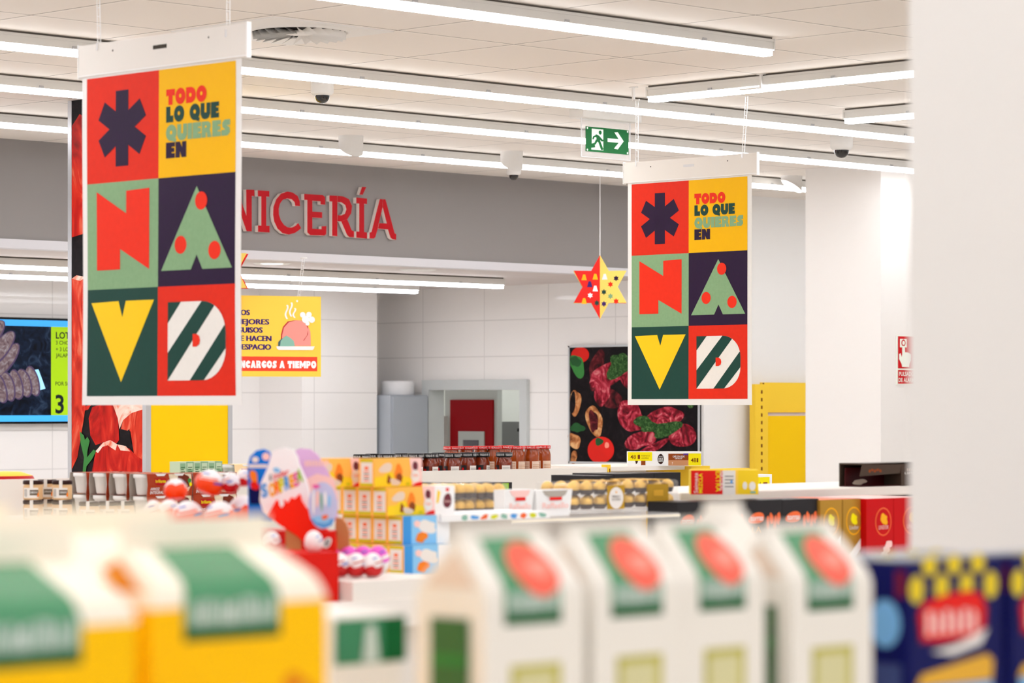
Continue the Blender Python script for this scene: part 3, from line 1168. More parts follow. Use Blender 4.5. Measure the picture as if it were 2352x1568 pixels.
# template: zoomed picture coordinates -> metres on the board (right edge 908, foot 1408, head 552)
sm = hS / 856.0


def q(x, y):
    return (wS - (908 - x) * sm * 1.075, (1408 - (y + (908 - x) * .045)) * sm)


for s, yb, wx0, wx1 in (('LOS', 712, 40, 165), ('MEJORES', 808, 20, 365), ('GUISOS', 896, 35, 297), ('SE HACEN', 985, 35, 388), ('DESPACIO', 1075, 25, 385)):
    x0, y0 = q(wx0, yb)
    x1, _ = q(wx1, yb)
    for d in (-.0022, -.0008, .0008, .0022):
        A.text(s, x0 + d, y0 - .004, 58 * sm, 'sign_indigo', 1, width=x1 - x0, bold=.012)
A.rect(q(-210, 1340)[0], (1408 - 1350) * sm, q(868, 0)[0], (1408 - 1196) * sm, 'sign_red', 1)
x0 = q(22, 0)[0]
chunky(A, 'ENCARGOS A TIEMPO', x0, (1408 - 1318) * sm, 78 * sm, q(858, 0)[0] - x0, 'white', 'sign_red', 2)
ham = [(485, 1060), (490, 940), (510, 860), (560, 805), (640, 795), (700, 800), (760, 840), (795, 920), (800, 1075)]
A.poly([q(x, y) for x, y in ham], 'ham_red', 1)
A.poly([q(x, y) for x, y in [(497, 1060), (502, 950), (520, 870), (570, 815), (640, 797), (695, 800), (745, 830), (772, 900), (760, 960), (720, 1015), (800, 1020), (800, 1075)]], 'ham_pink', 2)
A.poly([q(x, y) for x, y in [(770, 870), (795, 920), (800, 1020), (730, 1015), (772, 950)]], 'ham_pink', 2)
A.poly([q(x, y) for x, y in [(460, 1065), (462, 1020), (490, 990), (530, 975), (540, 1065)]], 'slate_green', 3)
A.poly([q(x, y) for x, y in [(478, 1068), (485, 1010), (515, 975), (545, 955), (590, 985), (620, 1015), (632, 1070)]], 'teal', 4)
A.poly([q(x, y) for x, y in [(440, 1065), (838, 1080), (830, 1108), (815, 1120), (465, 1105), (445, 1090)]], 'white', 5)
for x, y, r in ((715, 740, 30), (780, 740, 30), (810, 795, 34), (745, 790, 40), (765, 835, 22)):
    a, b = q(x, y)
    A.ell(a, b, r * sm * 1.05, r * sm, 'white', 3, 16)
for x0_, y0_, n_ in ((548, 630, 150), (592, 605, 150), (628, 665, 105)):
    pl, pr = [], []
    for k in range(9):
        yy = y0_ + n_ * k / 8
        xx = x0_ + 12 * math.sin(k / 8 * 2 * PI + .5)
        pl.append(q(xx - 9, yy))
        pr.append(q(xx + 9, yy))
    A.poly(pl + pr[::-1], 'white', 2)
a, b = q(657, 592)
A.ell(a, b, 12 * sm, 12 * sm, 'white', 2, 10)
A.into(mb, plane_map(org + nS * .002, xd, (0, 0, 1), nS), eps=.0008)
for k in (0,):
    pass
mb2 = mb.build('board', t, True)
for frac, lean in (((wS - (908 - 657) * sm) / wS, .05), (.22, -.05)):
    mb = MB()
    p = org + xd * (wS * frac) + Vector((0, 0, hS - .01))
    tp = Vector((p.x, p.y, ZL)) + xd * lean * .6
    ladder(mb, tp, p, .014, xd, pitch=.022)
    mb.lathe([(0, 0), (.02, 0), (.02, -.006), (0, -.006)], 'white', tp, 14)
    mb.build('hanging_strap', t, True)

# ---------------------------------------------------------------- television
VT = VB - .06
xr = uat(176, VT)
xl = xr - 1.24
zt, zb = pv(100, 730, VT).z, pv(100, 973, VT).z
t = thing('television', 'wide wall screen showing sausages, partly behind the photo-clad column', 'television', ((xl + xr) / 2, VT, zb))
MB().box(xl, xr, VT, VB, zb, zt, 'tv_black').build('case', t, True, .004)
W_, H_ = xr - xl - .02, zt - zb - .03
mb = MB()
A = Art()
A.rect(0, 0, W_, H_, 'tv_blue', 1)
A.rect(0, .04, W_, H_ - .04, 'tv_dark', 2)
xg = uat(117, VT) - xl - .01
A.rect(xg, .04, W_, H_ - .04, 'tv_lime', 3)


def tv(px, py):
    p = pv(px, py, VT)
    return p.x - xl - .01, p.z - zb - .015


for s, px, py, hpx, m in (('LOTE', 128, 777, 15, 'tv_ink'), ('3 CHORIZOS', 128, 791, 9, 'tv_ink'), ('+ 3 LOMOS', 128, 806, 9, 'tv_ink'), ('JALAPEÑO', 128, 820, 9, 'tv_ink'), ('POR SOLO', 127, 885, 9, 'tv_ink'), ('3', 127, 948, 42, 'tv_ink')):
    x, y = tv(px, py)
    A.text(s, x, y, hpx / FPX * 19.2 * 1.02, m, 4, bold=.03 if hpx > 12 else .01)
# plate of sausages and loose ones
A.poly([tv(-80, 930), tv(-60, 870), tv(88, 848), tv(104, 892), tv(-10, 925)], 'tv_plate', 4)
for k in range(9):
    x, y = tv(75 - k * 19, 875 + k * 4.2)
    A.blob(x, y, .052, .10, 'tv_sausage_edge', 5 + k * 2, k, .05, .35)
    A.blob(x - .006, y, .045, .092, 'tv_sausage', 6 + k * 2, k, .05, .35)
for k, (px, py) in enumerate(((12, 830), (2, 800), (-22, 775), (-55, 790), (-80, 830), (-110, 800))):
    x, y = tv(px, py)
    A.blob(x, y, .058, .15, 'tv_sausage_edge', 5 + k * 2, k + 20, .04, -.75)
    A.blob(x, y + .004, .048, .14, 'tv_sausage', 6 + k * 2, k + 20, .04, -.75)
A.into(mb, plane_map((xl + .01, VT, zb + .015), (1, 0, 0), (0, 0, 1), (0, -1, 0)), eps=.0004)
mb.build('screen', t, True)

# ---------------------------------------------------------------- graphics on the clad column
UC, VC = 8.06, 10.32
t = thing('photo_panel', 'tall raw meat photo on the shaded face of the clad column', 'photo panel', (UC, 10.6, 0))
ya, yb = vat(167, UC), vat(330, UC)
mb = MB()
mb.box(UC - .004, UC, yb, ya, 0, ZC, 'print_dark')
A = Art()


def mc(px, py):
    p = pu(px, py, UC)
    return ya - p.y, p.z


def mpoly(pts, m, l):
    A.poly([mc(*p) for p in pts], m, l)


mpoly([(167, 290), (185, 262), (215, 280), (225, 380), (210, 470), (167, 490)], 'meat', 1)
mpoly([(167, 400), (200, 395), (260, 420), (250, 520), (167, 545)], 'meat', 2)
mpoly([(167, 640), (188, 634), (240, 650), (215, 800), (195, 960), (180, 1050), (167, 1078)], 'meat_orange', 2)
mpoly([(167, 640), (178, 632), (200, 636), (186, 645)], 'meat_fat', 3)
mpoly([(190, 936), (212, 928), (205, 940), (190, 945)], 'meat', 2)
mpoly([(206, 960), (214, 935), (240, 925), (272, 930), (276, 1010), (270, 1018), (240, 1015), (222, 1022), (210, 1000)], 'meat', 3)
mpoly([(262, 930), (330, 925), (330, 945), (302, 950), (285, 965), (277, 985), (273, 960)], 'meat_fat', 4)
mpoly([(280, 985), (285, 965), (305, 948), (330, 940), (330, 1075), (310, 1040), (302, 990)], 'meat_orange', 4)
mpoly([(278, 1003), (300, 985), (304, 1020), (290, 1015)], 'print_dark', 5)
mpoly([(213, 1085), (222, 1040), (235, 1018), (255, 1012), (272, 1022), (276, 1050), (288, 1085)], 'meat', 5)
mpoly([(222, 1036), (240, 1016), (256, 1010), (272, 1020), (268, 1034), (250, 1022), (238, 1026), (228, 1040)], 'meat_fat', 6)
mpoly([(272, 1085), (275, 1045), (272, 1020), (300, 1030), (318, 1048), (330, 1055), (330, 1085)], 'meat', 6)
mpoly([(272, 1020), (292, 1024), (302, 1036), (280, 1034)], 'meat_fat', 7)
mpoly([(186, 990), (196, 1000), (198, 1010), (204, 1003), (209, 1012), (204, 1035), (203, 1050), (218, 1032), (224, 1036), (214, 1055), (202, 1070), (200, 1085), (193, 1085), (196, 1050), (188, 1015)], 'leaf_green', 8)
A.rect(0, 0, ya - yb, .9, 'meat', 1)
A.into(mb, lambda x, y, e: Vector((UC - .0045 - e, ya - x, y)), eps=.0004)
mb.build('print', t, True)
mb = MB()
for y0, y1 in ((ya, 10.885), (10.315, yb)):
    mb.box(UC - .007, UC, min(y0, y1), max(y0, y1), 0, ZC, 'alu')
mb.build('edge_trim', t, True)
t = thing('yellow_panel', 'plain yellow panel on the column face beside the meat photo', 'panel', (8.3, VC, 0))
xa, xb = uat(345, VC), uat(522, VC)
MB().box(xa, xb, VC - .004, VC, 0, ZC, 'panel_yellow').build('board', t, True)
mb = MB()
mb.box(8.052, xa, VC - .006, VC, 0, ZC, 'alu')
mb.box(xb, 8.54, VC - .006, VC, 0, ZC, 'alu')
mb.build('edge_trim', t, True)

# ---------------------------------------------------------------- meat picture on the side wall
ya, yb = vat(1310, UW), vat(1611, UW)
za, zb = pu(1310, 1063, UW).z, pu(1310, 794, UW).z
t = thing('meat_picture', 'dark framed picture of steaks, tomatoes and mushrooms on the tiled side wall', 'picture', (UW, (ya + yb) / 2, za))
mb = MB()
for a in ((ya, ya - .012, za, zb), (yb, yb + .012, za, zb), (ya, yb, za, za + .012), (ya, yb, zb - .012, zb)):
    mb.box(UW - .022, UW, a[0], a[1], a[2], a[3], 'alu')
mb.build('frame', t, True)
mb = MB()
mb.box(UW - .014, UW - .002, yb, ya, za, zb, 'print_dark')
A = Art()


def mq(px, py):
    p = pu(px, py, UW)
    return ya - p.y, p.z


def B(px, py, rx, ry, m, l, seed, rough=.18, rot=0.0):
    A.poly([mq(px + x, py + y) for x, y in blob(0, 0, rx, ry, seed, 26, rough, rot)], m, l)


for args in ((1336, 815, 20, 19, 'tomato', 2, 1, .05), (1330, 840, 17, 24, 'leaf_green', 3, 2, .25), (1326, 830, 12, 12, 'leaf_dark', 4, 3, .3),
             (1398, 862, 46, 24, 'steak', 2, 5, .25, -.4), (1375, 850, 20, 40, 'steak_dark', 1, 6, .3, .2), (1388, 895, 19, 36, 'steak', 3, 7, .25, .1), (1405, 915, 30, 20, 'steak_dark', 2, 19, .25, .3),
             (1425, 840, 24, 30, 'herb', 4, 8, .35), (1470, 860, 50, 34, 'steak', 3, 9, .2), (1540, 850, 50, 40, 'steak_dark', 2, 10, .25), (1590, 880, 26, 50, 'herb', 3, 11, .3), (1520, 900, 60, 30, 'steak', 3, 12, .2),
             (1452, 955, 26, 42, 'steak', 5, 13, .2, -.3), (1475, 1010, 32, 22, 'steak', 6, 14, .25, -.4), (1490, 975, 26, 18, 'herb', 7, 15, .35), (1530, 960, 44, 24, 'steak', 5, 16, .25, -.3), (1535, 985, 36, 16, 'herb', 8, 17, .35, -.3),
             (1572, 1000, 28, 30, 'steak', 6, 18, .2, -.5), (1500, 1030, 40, 10, 'steak', 6, 21, .2, -.5),
             (1325, 925, 12, 32, 'mushroom', 3, 22, .15, .15), (1319, 925, 7, 24, 'print_dark', 4, 23, .15, .15), (1369, 966, 19, 34, 'mushroom', 3, 24, .15, -.2), (1367, 966, 10, 26, 'steak_dark', 4, 25, .3, -.2),
             (1330, 982, 14, 12, 'leaf_dark', 5, 26, .35), (1323, 1012, 14, 18, 'mushroom', 4, 27, .2, -.5),
             (1384, 1033, 31, 30, 'tomato', 5, 28, .03), (1380, 1014, 9, 9, 'leaf_dark', 6, 29, .35), (1398, 1022, 5, 7, 'tomato_hi', 6, 30, .1), (1322, 1050, 8, 14, 'mushroom', 4, 31, .2)):
    B(*args)
A.into(mb, lambda x, y, e: Vector((UW - .0145 - e, ya - x, y)), eps=.0005)
mb.build('print', t, True)

# ---------------------------------------------------------------- alarm sign on the white column
VA = 10.44
xa = uat(2058, VA)
zt, zb = pv(2058, 770, VA).z, pv(2058, 883, VA).z
wA, hA = .21, zt - zb
mb = MB()
mb.box(xa, xa + wA, VA - .004, VA, zb, zt, 'glow_white')
A = Art()
A.rect(.012, .33 * hA, wA - .012, .985 * hA, 'alarm_red', 1)
A.rect(.012, .02 * hA, wA - .012, .30 * hA, 'alarm_red', 1)
A.rect(.03, .76 * hA, .095, .93 * hA, 'glow_white', 2)
A.ell(.0625, .85 * hA, .02, .02, 'alarm_red', 3)
A.ell(.0625, .85 * hA, .012, .012, 'glow_white', 4)
A.poly([(.05, .79 * hA), (.075, .79 * hA), (.078, .66 * hA), (.095, .66 * hA), (.115, .65 * hA), (.135, .62 * hA), (.135, .50 * hA), (.12, .42 * hA), (.118, .36 * hA), (.05, .36 * hA), (.045, .42 * hA), (.022, .52 * hA), (.022, .62 * hA), (.035, .64 * hA), (.045, .56 * hA), (.05, .62 * hA)], 'glow_white', 3)
A.text('PULSADOR', .022, .18 * hA, .085 * hA, 'glow_white', 2, width=.165, bold=.02)
A.text('DE ALARMA', .018, .055 * hA, .085 * hA, 'glow_white', 2, width=.172, bold=.02)
A.into(mb, plane_map((xa, VA - .004, zb), (1, 0, 0), (0, 0, 1), (0, -1, 0)))
tag(mb.build('alarm_sign'), 'red and white fire alarm sign with a pointing hand on the white column', 'sign')

# ================================================================ SHELVES AND GOODS
H = lambda h: EYE + h
# ---- the long gondola across the middle: rail v = 7.545, top lip .2206 below the camera
VG, HG = 7.545, H(-.2206)
ug0, ug1 = 4.9, uat(1395, VG)
SH = H(-.262)                       # its top shelf board
t = thing('gondola_shelf', 'long white gondola carrying the jars and rice packs on its top shelf', 'shelf unit', ((ug0 + ug1) / 2, VG + .2, 0))
mb = MB()
um = uat(178, VG)
uk = uat(425, VG)
mb.box(ug0, ug1, VG + .02, VG + .50, SH - .03, SH, 'shelf_white')
mb.build('top_shelf', t, True)
mb = MB()
mb.box(ug0, um, VG, VG + .02, SH - .40, HG - .008, 'shelf_white')
mb.box(uk, ug1, VG, VG + .02, SH - .40, HG - .010, 'shelf_white')
mb.box(um, uk, VG, VG + .02, SH - .40, SH - .005, 'shelf_white')
mb.build('front_rail', t, True)
mb = MB()
mb.box(ug0, ug1, VG + .24, VG + .28, .0, SH - .03, 'shelf_white')
mb.build('back_panel', t, True)
HL = H(-.338)
mb = MB()
mb.box(ug0, 6.15, VG - .62, VG + .24, HL - .03, HL, 'shelf_white')
mb.build('lower_shelf', t, True)
mb = MB()
mb.box(ug0, ug1, VG - .25, VG + .5, 0, .14, 'shelf_white')
mb.build('plinth', t, True)
mb = MB()
mb.box(um, um + .012, VG - .006, VG + .02, HL, HG - .006, 'upright_yellow')
mb.box(um + .004, um + .008, VG - .007, VG - .006, HL + .03, HL + .05, 'hole')
mb.build('upright', t, True)
mb = MB()
mb.box(ug1, ug1 + .012, VG - .006, VG + .03, 0, HG + .0, 'upright_yellow')
for k in range(3):
    mb.box(ug1 + .004, ug1 + .008, VG - .007, VG - .006, HG - .035 - k * .05, HG - .015 - k * .05, 'sticker_brown')
mb.build('upright', t, True)
# ---- shelf bay right of the yellow upright
ur0, ur1 = ug1 + .012, uat(1573, VG)
HR = H(-.2255)
t = thing('gondola_bay', 'white shelf bay under the coffee multipack beside the yellow slotted upright', 'shelf unit', ((ur0 + ur1) / 2, VG, 0))
mb = MB()
mb.box(ur0, ur1 + .1, VG, VG + .45, HR - .02, HR - .004, 'shelf_white')
mb.box(ur0, ur1, VG + .20, VG + .22, .0, HR - .02, 'shelf_white')
mb.box(ur0, ur1, VG - .02, VG + .45, 0, .14, 'shelf_white')
mb.build('shelf', t, True)
mb = MB()
x0, x1 = uat(1573, VG), uat(1591, VG)
zt = pv(1580, 1070, VG).z
mb.box(x0, x1, VG - .03, VG + .3, 0, zt, 'upright_yellow')
for k in range(6):
    for dx in (.006, .0165):
        mb.box(x0 + dx, x0 + dx + .004, VG - .031, VG - .03, zt - .036 - k * .023, zt - .024 - k * .023, 'sticker_brown')
q = mb.build('upright', t, True)
q['label'] = 'yellow upright with slots'
x2, x3 = uat(1591, VG + .1), uat(1722, VG + .1)
mb = MB()
mb.box(x1, x3, VG + .10, VG + .13, 0, pv(1650, 1076, VG + .1).z, 'upright_yellow')
mb.box(x1, uat(1618, VG), VG - .028, VG + .1, 0, zt, 'upright_yellow')
mb.build('end_panel', t, True)

# ---- yellow wall unit beside the white column
VY = 12.58
t = thing('wall_shelving', 'tall yellow back-panelled shelf unit half hidden by the white column', 'shelf unit', (uat(1790, VY), VY, 0))
ua, ub, uc = uat(1727, VY), uat(1756, VY), uat(1900, VY)
zt = pv(1740, 882, VY).z
mb = MB()
mb.box(ua, ub, VY - .03, VY + .02, 0, zt, 'upright_yellow')
for k in range(16):
    z = zt - .04 - k * .05
    mb.box((ua + ub) / 2 - .008, (ua + ub) / 2 + .006, VY - .0315, VY - .03, z - .022, z, 'sticker_brown')
mb.build('upright', t, True)
zs = pv(1800, 951, VY).z
MB().box(ub, uc, VY + .02, VY + .04, zs + .012, zt + .012, 'upright_yellow').build('back_panel', t, True)
MB().box(ub, uc, VY + .03, VY + .05, zs - .02, zs + .012, 'shelf_lilac').build('gap_rail', t, True)
MB().box(ub - .015, uc, VY - .01, VY + .04, .15, zs - .01, 'shelf_yellow').build('back_panel', t, True)
mb = MB()
for k in range(9):
    mb.box(ub + .004, ub + .012, VY + .012, VY + .02, zs + .02 + k * .022, zs + .03 + k * .022, 'sticker_brown')
mb.build('bracket', t, True)
MB().box(ub, uc, VY - .03, VS - .01, 0, .15, 'shelf_white').build('plinth', t, True)


# ---------------------------------------------------------------- sauce jars
def cyl_map(r, z0, a_mid=-PI * .75):
    """wraps flat art round a jar: x along the front (0 = facing the aisle's near corner)."""
    return lambda x, y, e: Vector(((r + e) * math.cos(a_mid + x / r), (r + e) * math.sin(a_mid + x / r), z0 + y))


def jar_proto(name, label, r, h, lid_h, lid_m, sauce, lid_text, label_rows, lab_m, shoulder):
    t = thing(name, label, 'jar')
    hb = h - lid_h
    MB().lathe([(0, 0), (r * .92, 0), (r, .006), (r, hb * shoulder), (r * .95, hb * (shoulder + .08)), (r * .80, hb * .96), (r * .80, hb)], sauce, n=28).build('jar_body', t)
    mb = MB()
    mb.lathe([(r * .84, hb), (r * .97, hb), (r * 1.0, hb + .002), (r * 1.0, h - .003), (r * .95, h), (0, h)], lid_m, n=28)
    A = Art()
    n = max(3, int(2 * PI * r / .034))
    for k in range(n):
        A.text(lid_text, -PI * r + k * 2 * PI * r / n + .002, lid_h * .26, lid_h * .5, 'white', 1, width=2 * PI * r / n - .006)
    A.into(mb, cyl_map(r * 1.0, hb), eps=.0003, cx=[(-PI + k * PI / 12) * r for k in range(1, 24)])
    mb.build('lid', t)
    mb = MB()
    A = Art()
    for x0, x1, y0, y1, m, l in label_rows:
        A.rect(x0 * r, y0 * hb, x1 * r, y1 * hb, m, l)
    A.into(mb, cyl_map(r, 0), eps=.0004, cx=[(-PI + k * PI / 12) * r for k in range(1, 24)])
    mb.build('label', t)
    return t


rows_b = [(-1.2, -.15, .05, .62, 'charcoal', 1), (-.9, -.6, .25, .4, 'rice_red', 2), (-.75, -.5, .12, .5, 'choc_red', 2), (-1.5, -1.25, .3, .55, 'gold_icon', 1), (.25, 1.3, .05, .6, 'label_white', 1)] + \
         [(.35, 1.2, .12 + k * .07, .14 + k * .07, 'print_grey', 2) for k in range(6)]
black = jar_proto('sauce_jar', '', .030, .092, .017, 'lid_black', 'sauce', 'FUNDADA EN 1901', rows_b, 'label_white', .72)
rows_r = [(-1.4, -.2, .02, .56, 'label_beige', 1), (.1, 1.3, .02, .56, 'label_beige', 1), (-1.1, -.5, .05, .2, 'leaf_green', 2), (-.95, -.7, .1, .22, 'kid_red', 3)] + \
         [(.2, 1.2, .12 + k * .06, .14 + k * .06, 'coffee_tan', 2) for k in range(6)] + [(-1.3, -.3, .3 + k * .06, .32 + k * .06, 'coffee_tan', 2) for k in range(4)]
redj = jar_proto('sauce_jar', '', .0295, .113, .012, 'lid_red', 'sauce2', 'GALLO', rows_r, 'label_beige', .76)


def jar_at(proto, px, v, i, lab, group, rz):
    p = pv(px, HY, v)
    loc = (p.x, p.y, SH)
    if i == 0:
        proto.location = loc
        proto.rotation_euler.z = rz
        tag(proto, lab, 'jar', group)
        return proto
    return dup(proto, loc, lab, rz, group)


bj = [(831, 7.62), (858, 7.69), (889, 7.62), (925, 7.69), (955, 7.63), (987, 7.62), (1010, 7.70), (1039, 7.60), (1075, 7.66), (1106, 7.66), (1158, 7.60)]
for i, (px, v) in enumerate(bj):
    jar_at(black, px, v, i, 'black-lidded sauce jar, %s of the black lids counted from the cream rice packs' % ORD[i], 'black-lidded sauce jars on the gondola', (i * 1.7) % 1.3 - .6)
rj = [(1037, 7.74), (1070, 7.74), (1104, 7.75), (1134, 7.72), (1162, 7.78), (1187, 7.66), (1220, 7.66), (1247, 7.70)]
for i, (px, v) in enumerate(rj):
    jar_at(redj, px, v, i, 'red-lidded sauce jar, %s of the red lids counted from the black-lidded jars' % ORD[i], 'red-lidded sauce jars on the gondola', (i * 2.3) % 1.2 - .6)

# ---------------------------------------------------------------- small spread jars on the lower shelf
sp = thing('spread_jar', '', 'jar')
MB().lathe([(0, 0), (.026, 0), (.029, .004), (.029, .040), (.026, .046)], 'cream_spread', n=24).build('jar_body', sp)
MB().lathe([(.027, .046), (.030, .047), (.030, .056), (.027, .058), (0, .058)], 'dark_brown', n=24).build('lid', sp)
mb = MB()
A = Art()
A.rect(-.028, .006, .02, .036, 'label_white', 1)
A.rect(-.005, .014, .02, .030, 'label_taupe', 2)
A.text('CABRACHO', -.004, .020, .006, 'white', 3, width=.021)
A.poly([(.016, .008), (.022, .012), (.021, .024), (.017, .02)], 'orange', 3)
for k in range(3):
    A.rect(-.024 + k * .004, .010, -.0225 + k * .004, .032, 'print_grey', 2)
A.into(mb, cyl_map(.029, 0), eps=.0004, cx=[(-PI + k * PI / 12) * .029 for k in range(1, 24)])
mb.build('label', sp)
mb = MB()
A = Art()
A.rect(-.005, .030, .005, .058, 'label_white', 1)
A.into(mb, cyl_map(.0302, 0), eps=.0004)
mb.box(-.020, .0, -.025, -.012, .058, .0588, 'label_white')
mb.build('seal_strip', sp)
k = 0
for (px, v) in ((76, 7.20), (108, 7.24), (143, 7.14)):
    for lv in range(2):
        p = pv(px, HY, v)
        loc = (p.x, p.y, HL + lv * .0585)
        lab = 'small brown-lidded spread jar, %s column from the white rail end, %s' % (ORD[k // 2], ('under another', 'stacked on top')[lv])
        if k == 0:
            sp.location = loc
            tag(sp, lab, None, 'spread jars on the lower shelf')
        else:
            dup(sp, loc, lab, None, 'spread jars on the lower shelf')
        k += 1
for j, (px, v) in enumerate(((205, 6.98), (250, 6.97), (285, 6.95))):
    p = pv(px, HY, v)
    dup(sp, (p.x, p.y, HL), 'brown-lidded spread jar in front of the brown rice packs, %s from the white rail' % ORD[j], None, 'spread jars on the lower shelf')


# ---------------------------------------------------------------- twin rice cups in card sleeves
def rice_proto(main, l1, l2, xl_tab):
    L, D, HH = .172, .082, .066
    t = thing('rice_pack', '', 'food pack')
    mb = MB()
    # sleeve: front, top, back, open at both ends; the card's inside shows at the end
    pr = [(0, 0), (-.004, HH * .5), (0, HH), (D, HH), (D + .004, HH * .5), (D, 0)]
    for k in range(len(pr) - 1):
        (y0, z0), (y1, z1) = pr[k], pr[k + 1]
        n = Vector((0, -(z1 - z0), (y1 - y0))).normalized() * -.0012
        a = [Vector((0, y0, z0)), Vector((L, y0, z0)), Vector((L, y1, z1)), Vector((0, y1, z1))]
        n = Vector((0, (z1 - z0), -(y1 - y0))).normalized() * .0014
        mb.prism(a, n, main, 'sleeve_grey')
        mb.faces([p + n * 1.02 for p in a], [(3, 2, 1, 0)], 'sleeve_grey')
    A = Art()
    A.rect(.028, HH * .52, .072, HH * .80, 'rice_red', 1)
    A.rect(.034, HH * .48, .066, HH * .53, 'rice_red', 1)
    A.text('brillante', .031, HH * .60, HH * .15, 'lemon', 2, width=.038, bold=.02)
    A.text(l1, .012, HH * .26, HH * .12, 'white' if main == 'rice_brown' else 'rice_brown', 2, width=.034, bold=.02)
    A.text(l2, .012, HH * .09, HH * .14, 'white' if main == 'rice_brown' else 'rice_brown', 2, width=.050, bold=.02)
    A.poly([(.082, HH * .98), (.088, HH * .5), (.104, HH * .14), (.130, HH * .06), (.158, HH * .2), (.168, HH * .6), (.168, HH * .98)], 'rice_grain', 1)
    A.blob(.138, HH * .68, .026, .020, 'rice_sauce', 2, 4, .3)
    A.blob(.160, HH * .64, .007, .009, 'leaf_green', 3, 5, .3)
    A.ell(.163, HH * .5, .005, .006, 'lemon', 4)
    A.ell(.086, HH * .18, .006, .004, 'label_beige', 2)
    for x in (.052, .122):
        A.poly([(x - .02, HH), (x + .02, HH), (x + .013, HH * .90), (x - .013, HH * .90)], 'cup_white', 3)

    def mp(x, y, e):
        z = y
        return Vector((x, -.004 * (1 - abs(z / HH - .5) * 2) - .0002 - e, z))
    A.into(mb, mp, eps=.0003, cy=[HH * .5])
    if xl_tab:
        for x in (L - .016,):
            mb.box(x, x + .018, -.006, .02, HH * .3, HH + .008, 'tab_yellow')
            A2 = Art()
            A2.text('TX', x + .009, HH * .62, .010, 'black', 1, align='C', rot=-PI / 2)
            A2.into(mb, lambda X, Y, e: Vector((X, -.0062 - e, Y)))
    mb.build('sleeve', t)
    for x in (.032, .138):
        c = MB()
        c.lathe([(0, .002), (.027, .002), (.030, .006), (.036, HH - .014), (.0395, HH - .013), (.0405, HH - .009), (.0405, HH - .004), (.039, HH - .002), (0, HH - .002)], 'cup_white', (x, D / 2, 0), 28)
        c.build('cup', t)
    return t


rb = rice_proto('rice_brown', 'ARROZ', 'INTEGRAL', False)
p0 = pv(337, HY, 7.03)
k = 0
for col in range(4):
    for lv in range(2):
        loc = (p0.x - .004 * col, p0.y + .094 * col, HL + .0665 * lv)
        lab = 'brown twin-cup rice pack, %s from the orange eggs, %s layer' % (ORD[col], ('bottom', 'top')[lv])
        if k == 0:
            rb.location = loc
            tag(rb, lab, None, 'brown rice packs')
        else:
            dup(rb, loc, lab, None, 'brown rice packs')
        k += 1
for lv in range(2):
    dup(rb, (p0.x + .185, p0.y + .012, HL + .0665 * lv), 'brown rice pack behind the orange eggs, %s layer' % ('bottom', 'top')[lv], None, 'brown rice packs')
rc = rice_proto('rice_cream', 'ARROZ', 'REDONDO', True)
for k, px in enumerate((540, 648, 738)):
    p = pv(px - 2, HY, 7.575)
    lab = 'cream twin-cup rice pack, %s from the small green cartons' % ORD[k]
    if k == 0:
        rc.location = (p.x, p.y, SH)
        tag(rc, lab, None, 'cream rice packs')
    else:
        dup(rc, (p.x, p.y, SH), lab, None, 'cream rice packs')
# six small green cartons
g = None
for k in range(6):
    x0, x1 = uat(412 + k * 16.5, 7.58), uat(428 + k * 16.5, 7.58)
    if k < 2 or True:
        mb = MB()
        w = x1 - x0
        mb.box(0, w, 0, .05, 0, .078, 'veg_green' if k % 2 else 'veg_pale')
        A = Art()
        A.rect(w * .12, .054, w * .88, .073, 'veg_pale' if k % 2 else 'veg_green', 1)
        for j in range(4):
            A.rect(w * .2, .058 - j * .007, w * (.8 - .15 * (j % 2)), .0605 - j * .007, 'leaf_dark', 2)
        A.into(mb, lambda x, y, e: Vector((x, -e, y)), eps=.0003)
        o = mb.build('drink_carton')
        o.location = (x0, 7.58, SH)
        tag(o, '%s small green carton, %s from the yellow column panel' % (('pale', 'darker')[k % 2], ORD[k]), 'carton', 'small green cartons on the gondola')

# snack bag at the frame edge
mb = MB()
p = pv(22, 1090, 7.75)
n = 20
for j in range(7):
    pass
mb.lathe([(.0, .075), (.05, .072), (.085, .055), (.095, .03), (.09, .0), (0, 0)], ['sign_yellow', 'sign_yellow', 'rice_red', 'sign_yellow', 'sign_yellow'], (0, 0, 0), 24)
o = mb.build('snack_bag')
o.location = (p.x - .02, p.y, SH)
o.scale = (1.15, .8, .72)
tag(o, 'yellow snack bag lying on the gondola below the wall screen', 'bag')

# ---------------------------------------------------------------- coffee multipack
zz = 11.22
pc = P(1442, 1037, zz)
zb = HR - .004
w, h = (1611 - 1442) * zz / FPX, pc.z - zb
mb = MB()
mb.box(0, w, 0, .10, 0, h, 'white')
A = Art()
A.rect(.0, h * .36, w * .33, h * .97, 'lemon', 2)
A.text('48', w * .035, h * .50, h * .28, 'sticker_brown', 3, width=w * .075, bold=.01)
A.rect(w * .135, h * .49, w * .165, h * .78, 'sticker_brown', 3)
A.text('FORMATO', w * .185, h * .66, h * .10, 'sticker_brown', 3, width=w * .115)
A.text('AHORRO', w * .185, h * .50, h * .10, 'sticker_brown', 3, width=w * .10)
A.poly([(w * .10, h * .36), (w * .14, h * .36), (w * .13, h * .2), (w * .11, h * .12)], 'dark_brown', 1)
A.rect(w * .18, h * .05, w * .24, h * .36, 'coffee_brown', 1)
A.ell(w * .447, h * .48, w * .042, h * .36, 'dark_brown', 1, 28)
A.text('NESCAFÉ', w * .447, h * .62, h * .08, 'white', 2, width=w * .05, align='C')
A.text('DOLCE', w * .447, h * .44, h * .13, 'white', 2, width=w * .06, align='C', bold=.03)
A.text('GUSTO', w * .447, h * .28, h * .13, 'white', 2, width=w * .062, align='C', bold=.03)
